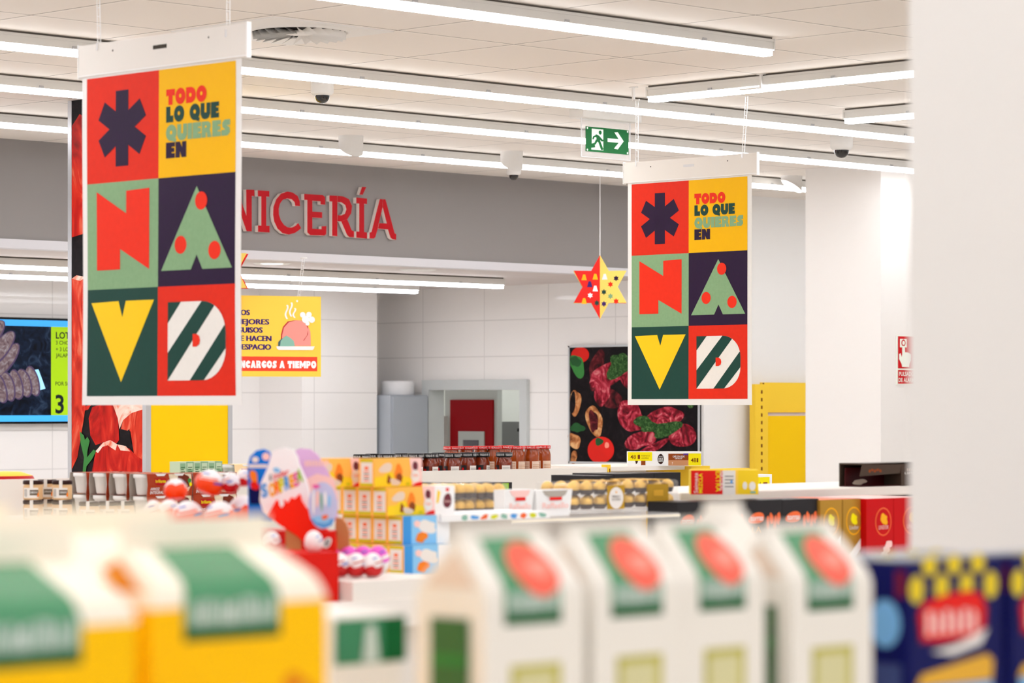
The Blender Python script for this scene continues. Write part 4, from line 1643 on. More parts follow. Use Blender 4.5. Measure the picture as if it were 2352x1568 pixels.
A.rect(w * .55, h * .40, w * .825, h * .86, 'coffee_brown', 1)
A.rect(w * .55, h * .02, w * .825, h * .40, 'coffee_tan', 1)
A.rect(w * .755, h * .76, w * .825, h * .88, 'purple', 2)
A.text('CAFÉ CON LECHE', w * .69, h * .60, h * .13, 'white', 3, width=w * .16, align='C', bold=.02)
A.text('CAFÉ AU LAIT', w * .69, h * .48, h * .09, 'white', 3, width=w * .10, align='C', bold=.02)
A.text('7', w * .60, h * .10, h * .17, 'white', 3, width=w * .012)
A.rect(w * .825, h * .02, w * .995, h * .88, 'lemon', 1)
A.text('48', w * .858, h * .26, h * .30, 'sticker_brown', 3, width=w * .07, bold=.01)
A.rect(w * .935, h * .26, w * .957, h * .54, 'sticker_brown', 3)
A.into(mb, lambda x, y, e: Vector((x, -e, y)), eps=.0004)
o = mb.build('coffee_box')
o.location = (pc.x, pc.y, zb)
o.rotation_euler.z = -PI / 4
tag(o, 'long white coffee box with two yellow 48 marks below the meat picture', 'box')

# yellow "4 cups" box near the yellow unit
v4 = 7.9
x0, x1 = uat(1728, v4), uat(1773, v4)
zt, zb = pv(1750, 1089, v4).z, pv(1750, 1135, v4).z
w, h = x1 - x0, zt - zb
mb = MB()
mb.box(0, w, 0, .10, 0, h, 'white')
A = Art()
A.rect(0, 0, w * .88, h * .86, 'lemon', 1)
A.text('4', w * .42, h * .22, h * .42, 'dark_brown', 2, width=w * .10, align='R', bold=.01)
A.rect(w * .55, h * .22, w * .76, h * .60, 'coffee_brown', 2)
A.into(mb, lambda x, y, e: Vector((x, -e, y)), eps=.0004)
o = mb.build('coffee_box')
o.location = (x0, v4, zb)
tag(o, 'small white and yellow coffee box with a brown cup, before the tall yellow unit', 'box')
mb = MB()
mb.box(x0 - .3, x1 + .25, v4 - .05, v4 + .35, zb - .03, zb, 'shelf_white')
mb.box(x0 - .28, x1 + .2, v4 + .1, v4 + .15, 0, zb - .03, 'shelf_white')
mb.box(x0 - .3, x1 + .25, v4 - .05, v4 + .35, 0, .1, 'shelf_white')
o = mb.build('display_shelf')
tag(o, 'white shelf carrying the small yellow cup box behind the chocolate shelf', 'shelf unit')

# ---------------------------------------------------------------- near chocolate shelf on the viewer's right
V2 = 5.18
u0, u1 = uat(1562, V2), uat(2330, V2)
HT = H(-.229)
t = thing('chocolate_shelf', 'white shelf board holding the coffee pack above the chocolate boxes', 'shelf unit', ((u0 + u1) / 2, V2, 0))
mb = MB()
mb.box(u0, u1, V2, V2 + .42, HT - .026, HT, 'shelf_white')
mb.build('top_board', t, True, .004)
HB = H(-.47)
mb = MB()
mb.box(uat(1552, V2 - .26), u1, V2 - .34, V2 + .08, HB - .03, HB, 'shelf_white')
mb.build('lower_board', t, True)
mb = MB()
mb.box(u0 + .02, u1, V2 + .08, V2 + .12, .0, HT - .026, 'charcoal')
mb.build('back_panel', t, True)
mb = MB()
mb.box(u0 + .02, u1, V2 - .3, V2 + .4, 0, .12, 'shelf_white')
mb.build('plinth', t, True)
# red and yellow coffee pack
zz = 7.62
pc = P(1587, 1079, zz)
w, h = (1742 - 1587) * zz / FPX, P(1660, 1079, zz).z - HT
mb = MB()
mb.box(0, w, 0, .09, 0, h, 'kid_yellow')
A = Art()
A.rect(0, 0, w * .47, h * .98, 'kid_red', 1)
A.rect(w * .47, 0, w * .66, h * .98, 'label_white', 1)
A.text('Saimaza', w * .10, h * .06, h * .16, 'white', 2, width=h * .82, rot=PI / 2)
A.text('MEZCLA', w * .17, h * .06, h * .17, 'lemon', 2, width=h * .80, rot=PI / 2, bold=.02)
A.text('EXTRA', w * .37, h * .96, h * .2, 'lemon', 2, width=h * .85, rot=-PI / 2, bold=.02)
A.text('NATURAL', w * .43, h * .94, h * .13, 'white', 2, width=h * .8, rot=-PI / 2)
for j in range(4):
    A.rect(w * .5, h * (.3 + .14 * j), w * .63, h * (.34 + .14 * j), 'print_grey', 2)
A.ell(w * .60, h * .52, w * .016, h * .08, 'txt_blue', 3)
A.rect(w * .66, 0, w * .70, h, 'sign_yellow', 1)
A.ell(w * .80, h * .36, w * .035, h * .16, 'label_white', 2)
A.ell(w * .91, h * .34, w * .05, h * .18, 'label_white', 2)
A.rect(w * .88, h * .05, w * .96, h * .13, 'teal', 2)
A.into(mb, lambda x, y, e: Vector((x, -e, y)), eps=.0004)
o = mb.build('coffee_pack', bevel=0)
o.location = (pc.x, pc.y, HT)
o.rotation_euler.z = -PI / 4
tag(o, 'red and yellow ground coffee pack lying beside the slotted yellow upright', 'coffee pack')
# dark tilted display tray
pa = pv(1982, 1128, V2 + .0)
t = thing('display_tray', 'dark brown open tray lying at the end of the white board', 'tray', (pa.x, pa.y, HT))
L_, D_, H_ = .42, .085, .066
mb = MB()
mb.box(0, L_, D_ - .004, D_, 0, H_, 'tray_brown')
mb.box(0, L_, 0, D_, H_ - .004, H_, 'tray_brown')
mb.box(L_ - .004, L_, 0, D_, 0, H_, 'tray_brown')
mb.box(.175, .178, 0, D_, 0, H_, 'tray_brown')
mb.box(.178, L_, 0, .004, 0, H_, 'tray_brown')
mb.prism([(-.012, 0, .030), (.168, 0, .036), (.178, 0, H_), (.0, 0, H_ - .004)], (0, .003, 0), 'tray_brown')
A = Art()
A.text('EDICIÓN', .20, .042, .007, 'label_beige', 1, width=.07)
A.text('LIMITADA', .19, .033, .006, 'label_white', 1, width=.10)
for k in range(5):
    A.blob(.03 + .012 * k, .044 + .003 * (k % 2), .006, .004, 'coffee_brown', 1, k)
A.into(mb, lambda x, y, e: Vector((x, -e, y)), eps=.0005)
mb.build('tray_shell', t)
mb = MB()
mb.box(-.005, .173, .004, .08, 0, .002, 'tray_red')
mb.prism([(-.004, .06, .001), (.173, .06, .001), (.173, .06, .055), (-.001, .06, .052)], (0, .003, 0), 'tray_red')
A = Art()
A.blob(.06, .012, .03, .008, 'label_beige', 1, 3, .3)
A.into(mb, lambda x, y, e: Vector((x, .0595 - e, y)), eps=.0005)
mb.build('tray_lining', t)


def front_box(name, px0, px1, v, ztop, zbot, depth, m, art, label, cat, group, top_m=None):
    x0, x1 = uat(px0, v), uat(px1, v)
    w, h = x1 - x0, ztop - zbot
    mb = MB()
    mb.box(0, w, 0, depth, 0, h, m)
    if top_m:
        mb.faces([(0, 0, h + .0003), (w, 0, h + .0003), (w, depth, h + .0003), (0, depth, h + .0003)], [(0, 1, 2, 3)], top_m)
    A = Art()
    art(A, w, h)
    A.into(mb, lambda x, y, e: Vector((x, -e, y)), eps=.0004)
    o = mb.build(name)
    o.location = (x0, v, zbot)
    return tag(o, label, cat, group)


def art_black(A, w, h):
    A.blob(w * .30, h * .80, w * .22, h * .06, 'coral', 1, 2, .12)
    A.text('torras', w * .30, h * .775, h * .06, 'white', 2, width=w * .34, align='C', bold=.02)
    A.text('LA', w * .3, h * .64, h * .07, 'gold_icon', 2, width=w * .22, align='C')
    A.rect(w * .2, h * .40, w * .42, h * .52, 'label_white', 1)
    for k in range(4):
        A.blob(w * (.60 + .10 * k), h * (.74 + .05 * (k % 2)), w * .05, h * .07, 'coral', 2, k, .25)


for k, (a, b) in enumerate(((1556, 1632), (1633, 1712), (1713, 1796), (1797, 1880))):
    front_box('chocolate_box', a, b, V2 - .26, pv((a + b) / 2, 1152 - k * 2, V2 - .26).z, HB, .10, 'charcoal', art_black,
              'black chocolate box with orange emblem, %s of the black row before the gold boxes' % ORD[3 - k], 'chocolate box', 'black chocolate boxes', 'black')


def art_gold(A, w, h):
    A.ell(w * .5, h * .74, w * .36, h * .17, 'gold_icon', 1, 24)
    A.ell(w * .5, h * .74, w * .32, h * .15, 'choc_gold', 2, 24)
    A.blob(w * .5, h * .76, w * .16, h * .06, 'lemon', 3, 4, .3)
    A.text('Lindor', w * .5, h * .64, h * .05, 'label_white', 4, width=w * .42, align='C')
    A.poly([(w * .1, 0), (w * .2, h * .2), (w * .95, h * .46), (w * .95, h * .58), (w * .1, h * .28)], 'label_white', 3)
    A.ell(w * .55, h * .12, w * .2, h * .1, 'label_beige', 4)


def art_red(A, w, h):
    A.ell(w * .62, h * .72, w * .30, h * .17, 'coral', 1, 24)
    A.ell(w * .62, h * .72, w * .27, h * .155, 'choc_red', 2, 24)
    A.blob(w * .64, h * .75, w * .14, h * .06, 'gold_icon', 3, 4, .35)
    A.text('LINDOR', w * .62, h * .63, h * .05, 'pink_pale', 4, width=w * .36, align='C')
    for k in range(9):
        A.blob(w * (.24 + .075 * k), h * (.10 + .044 * k), w * .09, h * .05, 'pink_pale', 3, k, .35, .5)
    A.ell(w * .68, h * .10, w * .14, h * .09, 'dark_brown', 4)
    A.ell(w * .66, h * .12, w * .07, h * .05, 'label_beige', 5)
    A.blob(w * .45, h * .06, w * .09, h * .05, 'coral', 4, 3)


zt = pv(1985, 1146, V2 - .30).z
front_box('chocolate_box', 1884, 1934, V2 - .27, zt, HB, .2, 'choc_gold', art_gold, 'gold chocolate box touching the black boxes', 'chocolate box', 'gold chocolate boxes', 'coral')
front_box('chocolate_box', 1936, 1986, V2 - .27, zt, HB, .2, 'choc_gold', art_gold, 'gold chocolate box touching the red boxes', 'chocolate box', 'gold chocolate boxes', 'coral')
front_box('chocolate_box', 1990, 2052, V2 - .29, zt, HB, .2, 'choc_red', art_red, 'red chocolate box touching the gold boxes', 'chocolate box', 'red chocolate boxes', 'pink_pale')
front_box('chocolate_box', 2053, 2118, V2 - .29, zt, HB, .2, 'choc_red', art_red, 'red chocolate box partly hidden by the cream pillar', 'chocolate box', 'red chocolate boxes', 'pink_pale')

# black flat boxes behind the praline boxes
for k, (a, b, yt) in enumerate(((1362, 1410, 1092), (1411, 1502, 1087), (1503, 1563, 1085))):
    v = 6.3
    front_box('flat_box', a, b, v, pv((a + b) / 2, yt, v).z, H(-.30), .18, 'charcoal',
              lambda A, w, h: A.blob(w * .5, h * .55, w * .05, h * .12, 'coral', 1, 2),
              'flat black box behind the praline boxes, %s from the slotted upright' % ORD[2 - k], 'box', 'flat black boxes')
mb = MB()
x0, x1 = uat(1320, 6.3), uat(1570, 6.3)
mb.box(x0 - .5, x1, 6.24, 6.56, H(-.33), H(-.30), 'shelf_white')
mb.box(x0 - .5, x1, 6.48, 6.52, 0, H(-.33), 'shelf_white')
mb.box(x0 - .5, x1, 6.2, 6.56, 0, .1, 'shelf_white')
o = mb.build('display_shelf')
tag(o, 'white shelf under the flat black boxes behind the pralines', 'shelf unit')
for k, (a, b) in enumerate(((996, 1040), (1099, 1176))):
    front_box('flat_box', a, b, 6.9, pv((a + b) / 2, 1108, 6.9).z, H(-.38), .12, 'charcoal',
              lambda A, w, h: A.rect(w * .7, h * .5, w * .9, h * .98, 'txt_green', 1),
              'black box with lime mark against the white rail, %s' % ('below the black-lidded jars', 'below the red-lidded jars'), 'box', 'black boxes under the rail') if k < 0 else None
for k, (a, b, lab) in enumerate(((996, 1040, 'short black box with lime mark under the white rail below the black-lidded jars'), (1099, 1176, 'longer black box with lime mark under the white rail below the red-lidded jars'))):
    front_box('flat_box', a, b, 6.9, pv((a + b) / 2, 1108, 6.9).z, H(-.38), .12, 'charcoal',
              lambda A, w, h: A.rect(w * .7, h * .8, w * .9, h * .98, 'txt_green', 1), lab, 'box', 'black boxes under the rail')
mb = MB()
x0, x1 = uat(960, 6.9), uat(1200, 6.9)
mb.box(x0, x1, 6.86, 7.1, H(-.41), H(-.38), 'shelf_white')
mb.box(x0, x1, 7.05, 7.1, 0, H(-.41), 'shelf_white')
o = mb.build('display_shelf')
tag(o, 'narrow white shelf under the lime-marked black boxes', 'shelf unit')

# ---------------------------------------------------------------- praline boxes (clear, two layers of gold balls)
VP = 5.0
HP = H(-.262)
x0, x1 = uat(985, VP), uat(1563, VP)
t = thing('praline_shelf', 'clear edged shelf under the gold praline boxes', 'shelf unit', ((x0 + x1) / 2, VP, 0))
mb = MB()
xm = uat(1450, VP)
mb.box(x0, xm, VP - .16, VP + .3, HP - .012, HP, 'clear')
mb.box(xm, x1, VP + .025, VP + .3, HP - .012, HP, 'clear')
mb.box(x0, xm, VP - .162, VP - .16, HP - .009, HP - .003, 'carton_cream')
mb.build('board', t, True)
mb = MB()
mb.box(x0, x1 - .2, VP + .2, VP + .24, 0, HP - .012, 'shelf_white')
mb.box(x0, x1 - .2, VP - .3, VP + .24, 0, .4, 'shelf_white')
mb.build('base', t, True)


def praline_box(px0, px1, ytop, label, wide_label, lab_at, v=VP):
    x0, x1 = uat(px0, v), uat(px1, v)
    zt = pv((px0 + px1) / 2, ytop, v).z
    w, h, d = x1 - x0, zt - HP, .125
    t = thing('praline_box', label, 'chocolate box', (x0, v, HP), 'clear praline boxes')
    MB().box(0, w, 0, d, 0, h, 'clear_box').build('clear_lid', t, False, .008)
    n = max(3, int(w / .040))
    st = w / n
    for lv in range(2):
        for j in range(3):
            for i in range(n):
                c = ((i + .5) * st, .02 + .042 * j, .003 + lv * h * .48)
                r = .0165
                b = MB()
                b.lathe([(0, .004), (r * .75, .004), (r * 1.0, .016)], 'cup_brown', c, 14)
                q = [(r * math.sin(a), .004 + r + -r * math.cos(a) * .98) for a in [PI * k / 8 for k in range(3, 9)]]
                b.lathe(q, 'gold_foil', c, 14)
                b.build('praline', t)
    if wide_label:
        a, b = lab_at
        mb = MB()
        mb.box(w * a, w * b, -.0015, 0, h * .08, h * .86, 'gold_label')
        A = Art()
        if wide_label == 2:
            A.ell(w * (a + b) / 2, h * .45, w * (b - a) * .42, h * .36, 'label_white', 1, 24)
            A.text('FERRERO', w * (a + b) / 2, h * .46, h * .08, 'print_grey', 2, width=w * (b - a) * .5, align='C')
            A.text('ROCHER', w * (a + b) / 2, h * .36, h * .08, 'print_grey', 2, width=w * (b - a) * .5, align='C')
            A.ell(w * (a + b) / 2, h * .64, w * .012, h * .04, 'gold_icon', 2)
        else:
            A.rect(w * (a + .3 * (b - a)), h * .46, w * (a + .75 * (b - a)), h * .66, 'cookie_gold', 1)
        A.into(mb, lambda x, y, e: Vector((x, -.0015 - e, y)))
        mb.build('label', t)
        mb = MB()
        mb.box(w * a, w * b, 0, d, h, h + .0012, 'cookie_gold')
        mb.build('label', t)
    return t


praline_box(1036, 1098, 1110, 'clear praline box touching the white box with a purple egg', 0, None)
praline_box(1100, 1170, 1110, 'clear praline box half behind the first white tub', 0, None)
praline_box(1312, 1436, 1106, 'clear praline box with an oval white label', 2, (.66, .98))
praline_box(1438, 1561, 1102, 'clear praline box at the end of the shelf with a plain gold label', 1, (.38, .78), VP + .03)
for k, (a, b, lab) in enumerate(((1156, 1224, 'white coconut sweet tub nearest the yellow snack boxes'), (1229, 1312, 'white coconut sweet tub touching the oval-labelled praline box'))):
    v = VP - .10
    x0, x1 = uat(a, v), uat(b, v)
    zt = pv((a + b) / 2, 1124, v).z
    w, h = x1 - x0, zt - HP
    mb = MB()
    mb.prism([(.006, 0, 0), (w - .006, 0, 0), (w, -.004, h), (0, -.004, h)], (0, .036, 0), 'white')
    A = Art()
    A.rect(w * .36, h * .60, w * .70, h * .72, 'kid_red', 2)
    A.poly([(w * .16, h * .97), (w * .86, h * .97), (w * .80, h * .80), (w * .70, h * .72), (w * .36, h * .72), (w * .24, h * .80)], 'pink_pale' if k == 0 else 'sleeve_grey', 1)
    A.text('Raffaello', w * .52, h * .30, h * .22, 'pink_pale', 2, width=w * .72, align='C', bold=.03)
    A.into(mb, lambda x, y, e: Vector((x, -.0042 - e, y)), eps=.0005)
    o = mb.build('sweet_tub')
    o.location = (x0, v, HP)
    tag(o, lab, 'sweet box', 'white sweet tubs')

# ---------------------------------------------------------------- yellow snack boxes (kids' treats)
BW, BD, BH = .137, .0485, .0605


def snack_proto(blue):
    t = thing('snack_box', '', 'snack box')
    mb = MB()
    mb.box(0, BW, 0, BD, 0, BH, 'kid_sky' if blue else 'kid_orange')
    A = Art()
    w, h = BW, BH
    if blue:
        A.rect(0, 0, w, h, 'kid_sky', 1)
        A.rect(0, 0, w * .18, h, 'kid_blue', 2)
        A.blob(w * .40, h * .25, w * .12, h * .2, 'orange', 2, 3, .3)
        A.blob(w * .52, h * .6, w * .2, h * .22, 'label_white', 2, 4, .3)
        A.blob(w * .30, h * .72, w * .07, h * .12, 'pink_pale', 3, 5, .2)
        A.rect(w * .72, 0, w, h, 'white', 2)
    else:
        A.poly([(0, h * .0), (w * .82, 0), (w * .80, h * .3), (w * .4, h * .42), (0, h * .34)], 'kid_yellow', 1)
        A.blob(w * .24, h * .66, w * .14, h * .16, 'label_beige', 1, 2, .2)
        A.blob(w * .30, h * .40, w * .10, h * .12, 'kid_yellow', 2, 3, .3)
        A.blob(w * .50, h * .46, w * .09, h * .30, 'orange', 3, 6, .25)
        A.blob(w * .52, h * .30, w * .07, h * .16, 'kid_brown', 4, 7, .3)
        A.blob(w * .43, h * .16, w * .10, h * .12, 'label_beige', 4, 8, .3)
        A.blob(w * .30, h * .26, w * .04, h * .16, 'kid_brown', 3, 9, .3)
        A.rect(w * .66, h * .04, w * .74, h * .14, 'kid_olive', 3)
        A.poly([(w * .74, h), (w, h), (w, 0), (w * .80, 0), (w * .78, h * .5)], 'pink_pale', 2)
        A.blob(w * .86, h * .72, w * .06, h * .16, 'kid_purple', 3, 4, .1)
        A.ell(w * .86, h * .36, w * .095, h * .22, 'label_white', 4, 20)
        A.text('Kinder', w * .86, h * .34, h * .12, 'coral', 5, width=w * .12, align='C')
        A.poly([(w * .77, 0), (w, 0), (w, h * .16), (w * .88, h * .12)], 'kid_red', 4)
    A.into(mb, lambda x, y, e: Vector((x, -e, y)), eps=.0003)
    E = Art()
    E.rect(0, 0, BD, h, 'kid_orange', 1)
    E.rect(BD * .10, h * .02, BD * .90, h * .14, 'kid_olive', 2)
    E.rect(BD * .10, h * .86, BD * .90, h * .97, 'kid_olive', 2)
    E.rect(BD * .12, h * .14, BD * .88, h * .86, 'label_white', 2)
    E.ell(BD * .5, h * .66, BD * .14, h * .06, 'coral', 3, 12)
    for k in range(5):
        E.rect(BD * .34, h * (.2 + .08 * k), BD * .66, h * (.235 + .08 * k), ('coral', 'print_grey')[k % 2], 3)
    E.into(mb, lambda x, y, e: Vector((-e, BD - x, y)), eps=.0003)
    mb.build('box_body', t)
    return t


sy = snack_proto(False)
sb = snack_proto(True)
used = {}


def snack(proto, px, v, ztop, label):
    p = pv(px, HY, v)
    loc = (p.x, v, ztop - BH)
    g = 'yellow snack boxes' if proto is sy else 'blue snack boxes'
    if proto.name not in used:
        used[proto.name] = 1
        proto.location = loc
        tag(proto, label, None, g)
        return loc
    dup(proto, loc, label, None, g)
    return loc


z1 = pv(860, 1053, 4.661).z
z2, z3, z4 = z1 - .0612, z1 - .1224, z1 - .1836
a = snack(sy, 860, 4.661, z1, 'yellow snack box on the topmost row, showing its white end and whole front')
snack(sy, 722, 4.735, z1, 'yellow snack box on the topmost row beside the lilac egg card')
for k in range(4):
    p = snack(sy, 890 - 34.5 * k, 4.64 + .0492 * k, z2, 'yellow snack box in the second row down, %s' % ('showing its whole front' if k == 0 else '%s behind the front one' % ORD[k - 1]))
for k in range(4):
    x = 890 - 34.5 * k + 35
    snack(sb if k == 0 else sy, x, 4.62 + .0492 * k, z3, ('blue' if k == 0 else 'yellow') + ' snack box in the third row down, %s' % ('front showing' if k == 0 else '%s behind the blue one' % ORD[k - 1]))
for k in range(4):
    x = 928 - 35 * k
    snack(sb if k == 0 else sy, x, 4.60 + .0492 * k, z4, ('blue' if k == 0 else 'yellow') + ' snack box in the bottom row, %s' % ('beside the pink eggs' if k == 0 else '%s behind the blue one' % ORD[k - 1]))
# small white box with a purple egg
v = 4.66
x0, x1 = uat(992, v), uat(1041, v)
zt, zb = z2, z2 - BH
w, h = x1 - x0, BH
mb = MB()
mb.box(0, w, 0, .05, 0, h, 'white')
A = Art()
A.blob(w * .66, h * .46, w * .20, h * .26, 'kid_purple', 1, 2, .06)
A.ell(w * .66, h * .86, w * .08, h * .07, 'kid_red', 1, 12)
A.text('Kinder', w * .66, h * .40, h * .10, 'pink_pale', 2, width=w * .3, align='C')
A.poly([(w * .14, h * .38), (w * .24, h * .40), (w * .34, h * .78), (w * .2, h * .86)], 'kid_yellow', 1)
A.into(mb, lambda x, y, e: Vector((x, -e, y)), eps=.0003)
o = mb.build('snack_box')
o.location = (x0 + .004, v, zb)
tag(o, 'small white snack box with a purple egg beside the gold pralines', 'snack box')
mb = MB()
mb.box(x0 - .02, x1 + .25, v - .05, v + .1, zb - .015, zb, 'white')
A = Art()
for k in range(9):
    A.blob(.03 + .03 * k, .007, .011, .005, ('teal', 'txt_blue', 'coral', 'txt_lime')[k % 4], 1, k, .3)
A.into(mb, lambda x, y, e: Vector((x0 + .02 + x, v - .05 - e, zb - .015 + y)), eps=.0004)
mb.box(x0 + .05, x1 + .24, v + .06, v + .1, 0, zb - .015, 'shelf_white')
o = mb.build('shelf_strip')
tag(o, 'narrow white printed shelf strip under the small white snack box', 'shelf unit')

# ---------------------------------------------------------------- egg display
ZB = z4 - BH
t = thing('egg_display', 'white stepped display stand under the chocolate eggs and snack boxes', 'display stand', (4.1, 4.6, 0))
xa = uat(955, 4.5)
mb = MB()
mb.box(3.15, xa + .1, 4.02, 5.3, ZB - .05, ZB, 'shelf_white')
mb.build('top_board', t, True)
mb = MB()
mb.box(3.2, xa + .05, 4.1, 5.25, 0, ZB - .05, 'shelf_white')
mb.build('base', t, True)
ZU = H(-.242)
mb = MB()
p = P(330, HY, 6.0)
mb.box(3.40, 3.80, 4.36, 5.10, ZB, ZU, 'disp_red_dark')
mb.build('step', t, True)


def egg_proto(top, low, spot, wl=.46):
    """Foil-wrapped chocolate egg, 1 m tall unit scaled on placing; wavy border between the two colours."""
    t = thing('chocolate_egg', '', 'chocolate egg')

    def rad(z):
        k = (z - .46) / (.54 if z > .46 else .46)
        return .375 * math.sqrt(max(0, 1 - k * k)) * (1 - .10 * (z - .46))
    zs = [0, .015, .05, .11, .2, .3, .4, .5, .6, .7, .8, .88, .94, .98, 1.0]
    MB().lathe([(rad(z), z) for z in zs], top, n=24).build('egg_shell', t)
    mb = MB()
    n = 32
    rows = 7
    grid = []
    for i in range(n):
        a = 2 * PI * i / n
        zt = wl + .05 * math.sin(5 * a) + .02 * math.sin(11 * a)
        grid.append([Vector(((rad(zt * j / rows) + .006) * math.cos(a), (rad(zt * j / rows) + .006) * math.sin(a), zt * j / rows - (.004 if j == 0 else 0))) for j in range(rows + 1)])
    for i in range(n):
        for j in range(rows):
            mb.faces([grid[i][j], grid[(i + 1) % n][j], grid[(i + 1) % n][j + 1], grid[i][j + 1]], [(0, 1, 2, 3)], low, True)
    mb.build('foil_wrap', t)
    mb = MB()
    A = Art()
    A.poly([(-.30, .52), (.26, .66), (.26, .78), (-.30, .64)], 'label_white', 1)
    A.poly([(-.26, .56), (.20, .675), (.20, .73), (-.26, .61)], spot, 2)
    A.poly([(.10, .50), (.34, .56), (.36, .64), (.12, .58)], 'egg_blue', 3)
    A.poly([(-.34, .74), (-.10, .80), (-.10, .84), (-.34, .80)], 'egg_blue', 1)

    def mp(x, y, e):
        a = -PI * .75 + x / .36
        r = rad(y) + .006 + e
        return Vector((r * math.cos(a), r * math.sin(a), y))
    A.into(mb, mp, eps=.004, cx=[-.3, -.2, -.1, 0, .1, .2, .3], cy=[.55, .6, .65, .7, .75, .8])
    mb.build('print', t)
    return t


e_or = egg_proto('egg_white', 'egg_orange', 'egg_orange', .68)
e_rd = egg_proto('egg_white', 'egg_red', 'egg_red')
e_wh = egg_proto('egg_white', 'egg_white', 'egg_blue')
e_pk = egg_proto('egg_pink', 'egg_white', 'egg_white')
first = set()


def egg(proto, px, py_bottom, z, hpx, label, tilt=0.0, yaw=0.0, rest=None, fat=1.12):
    p = P(px, py_bottom, z)
    s = hpx * z / FPX
    if rest is not None:
        p.z = rest
    g = 'foil-wrapped chocolate eggs'
    if proto.name in first:
        o = dup(proto, p, label, None, g)
    else:
        first.add(proto.name)
        o = proto
        o.location = p
        tag(o, label, None, g)
    o.scale = (s * fat, s * fat, s)
    o.rotation_euler = (tilt * .7, tilt * .7, yaw)
    return o


# step row of big eggs; a few sit in the hollows above
egg(e_rd, 352, 1190, 5.95, 60, 'white egg with red foot at the pile end over the brown rice packs', 0, .5, ZU)
egg(e_or, 388, 1190, 5.85, 66, 'multicoloured egg in the pile below the brown rice packs', 0, 1.3, ZU, 1.2)
egg(e_or, 432, 1190, 5.75, 68, 'big orange egg, first of the two under the topmost egg', .0, .2, ZU, 1.4)
egg(e_or, 505, 1190, 5.70, 70, 'big orange egg, second of the two under the topmost egg', .0, -.3, ZU, 1.4)
egg(e_or, 556, 1190, 5.80, 78, 'orange and white egg leaning toward the blue card', .0, -1.0, ZU, 1.15)
egg(e_or, 405, 1150, 5.90, 52, 'white and orange egg resting high on the pile at the rice side', .2, 1.9, None, 1.4)
egg(e_or, 472, 1136, 5.76, 60, 'topmost orange and white egg of the pile', .35, .1, None, 1.5)
egg(e_rd, 530, 1134, 5.76, 50, 'red egg high on the pile beside the topmost egg', .0, -.7, None)
egg(e_rd, 560, 1118, 5.84, 42, 'small blue and white egg high on the pile next to the blue card', .0, 1.0, None)
for k, px in enumerate((408, 455, 502, 545, 585, 625)):
    egg(e_rd, px, 1204, 5.42, 48, 'small red and white egg in the front row, %s from the red topper' % ORD[5 - k], 0, .3 * k - .5, H(-.268))
mb = MB()
mb.box(3.20, 3.612, 4.06, 4.355, ZB, H(-.268), 'disp_red_dark')
o = mb.build('egg_tray')
tag(o, 'red card tray under the front row of small eggs', 'tray')
egg(e_wh, 722, 1268, 5.44, 52, 'single white egg before the red card pot', -.25, 1.4, None)
ZK = H(-.322)
mb = MB()
mb.box(3.62, 3.87, 4.03, 4.335, ZB, ZK, 'shelf_white')
o = mb.build('egg_tray')
tag(o, 'white tray under the lower cluster of pink and red eggs', 'tray')
for k, px in enumerate((762, 800, 834, 868)):
    egg(e_pk, px, 1340, 5.66, 66, 'pink-topped egg in the lower cluster, %s from the blue snack box' % ORD[3 - k], 0, .4 * k, ZK)
for k, px in enumerate((780, 818, 856)):
    egg(e_rd, px, 1340, 5.54, 58, 'red-footed egg in front of the pink-topped cluster, %s from the blue snack box' % ORD[2 - k], 0, .5 * k, ZK)

# egg-shaped topper
zt_ = 5.62
right = Vector((1, -1, 0)).normalized()
fwd = Vector((1, 1, 0)).normalized()
o0 = P(660, 1150, zt_)
k_ = zt_ / FPX


def tp(px, py, e=0.0):
    return o0 + right * ((px - 660) * k_) + Vector((0, 0, (1150 - py) * k_)) - fwd * e


t = thing('display_topper', 'egg shaped card topper, white above red, over the egg pile', 'display topper', tp(745, 1270))


def cardshape(name, pts, m, depth, thick, art=None, bulge=0.0):
    mb = MB()
    mb.prism([tp(x, y, -depth) for x, y in pts], fwd * thick, m, 'white' if m == 'white' else m)
    if art:
        A = Art()
        art(A)
        A.into(mb, lambda x, y, e: tp(x, y, -depth + e), eps=.0012)
    return mb.build(name, t, True)


white_pts = [(620, 1048), (628, 1034), (650, 1028), (672, 1034), (681, 1050), (684, 1066), (700, 1100), (708, 1130), (707, 1160), (702, 1172), (680, 1190), (620, 1190), (602, 1175), (594, 1150), (597, 1110), (612, 1075)]


def a_white(A):
    for s, x, y, m in (('S', 601, 1140, 'txt_blue'), ('O', 619, 1138, 'gold_icon'), ('R', 632, 1132, 'txt_orange'), ('P', 642, 1127, 'txt_lime'), ('R', 654, 1122, 'txt_blue'), ('E', 666, 1118, 'gold_icon'), ('S', 675, 1114, 'txt_pink'), ('A', 682, 1106, 'txt_green')):
        vs, fs, w = text_geo(s, .07)
        out = [(x - 1 + a / w * 14 - b * 4, y + 3 - b * 29 - a / w * 14 * .38) for a, b in vs]
        A.items.append((out, [f[::-1] for f in fs], m, 1))
    for s, x, y, wd, m in (('K', 617, 1103, 7, 'black'), ('inder', 626, 1100, 36, 'kid_red')):
        vs, fs, w = text_geo(s, .02)
        out = [(x + a / w * wd, y + 2 - b * 15 - a / w * wd * .36) for a, b in vs]
        A.items.append((out, [f[::-1] for f in fs], m, 1))
    A.blob(634, 1080, 8, 6, 'kid_sky', 1, 3, .3)


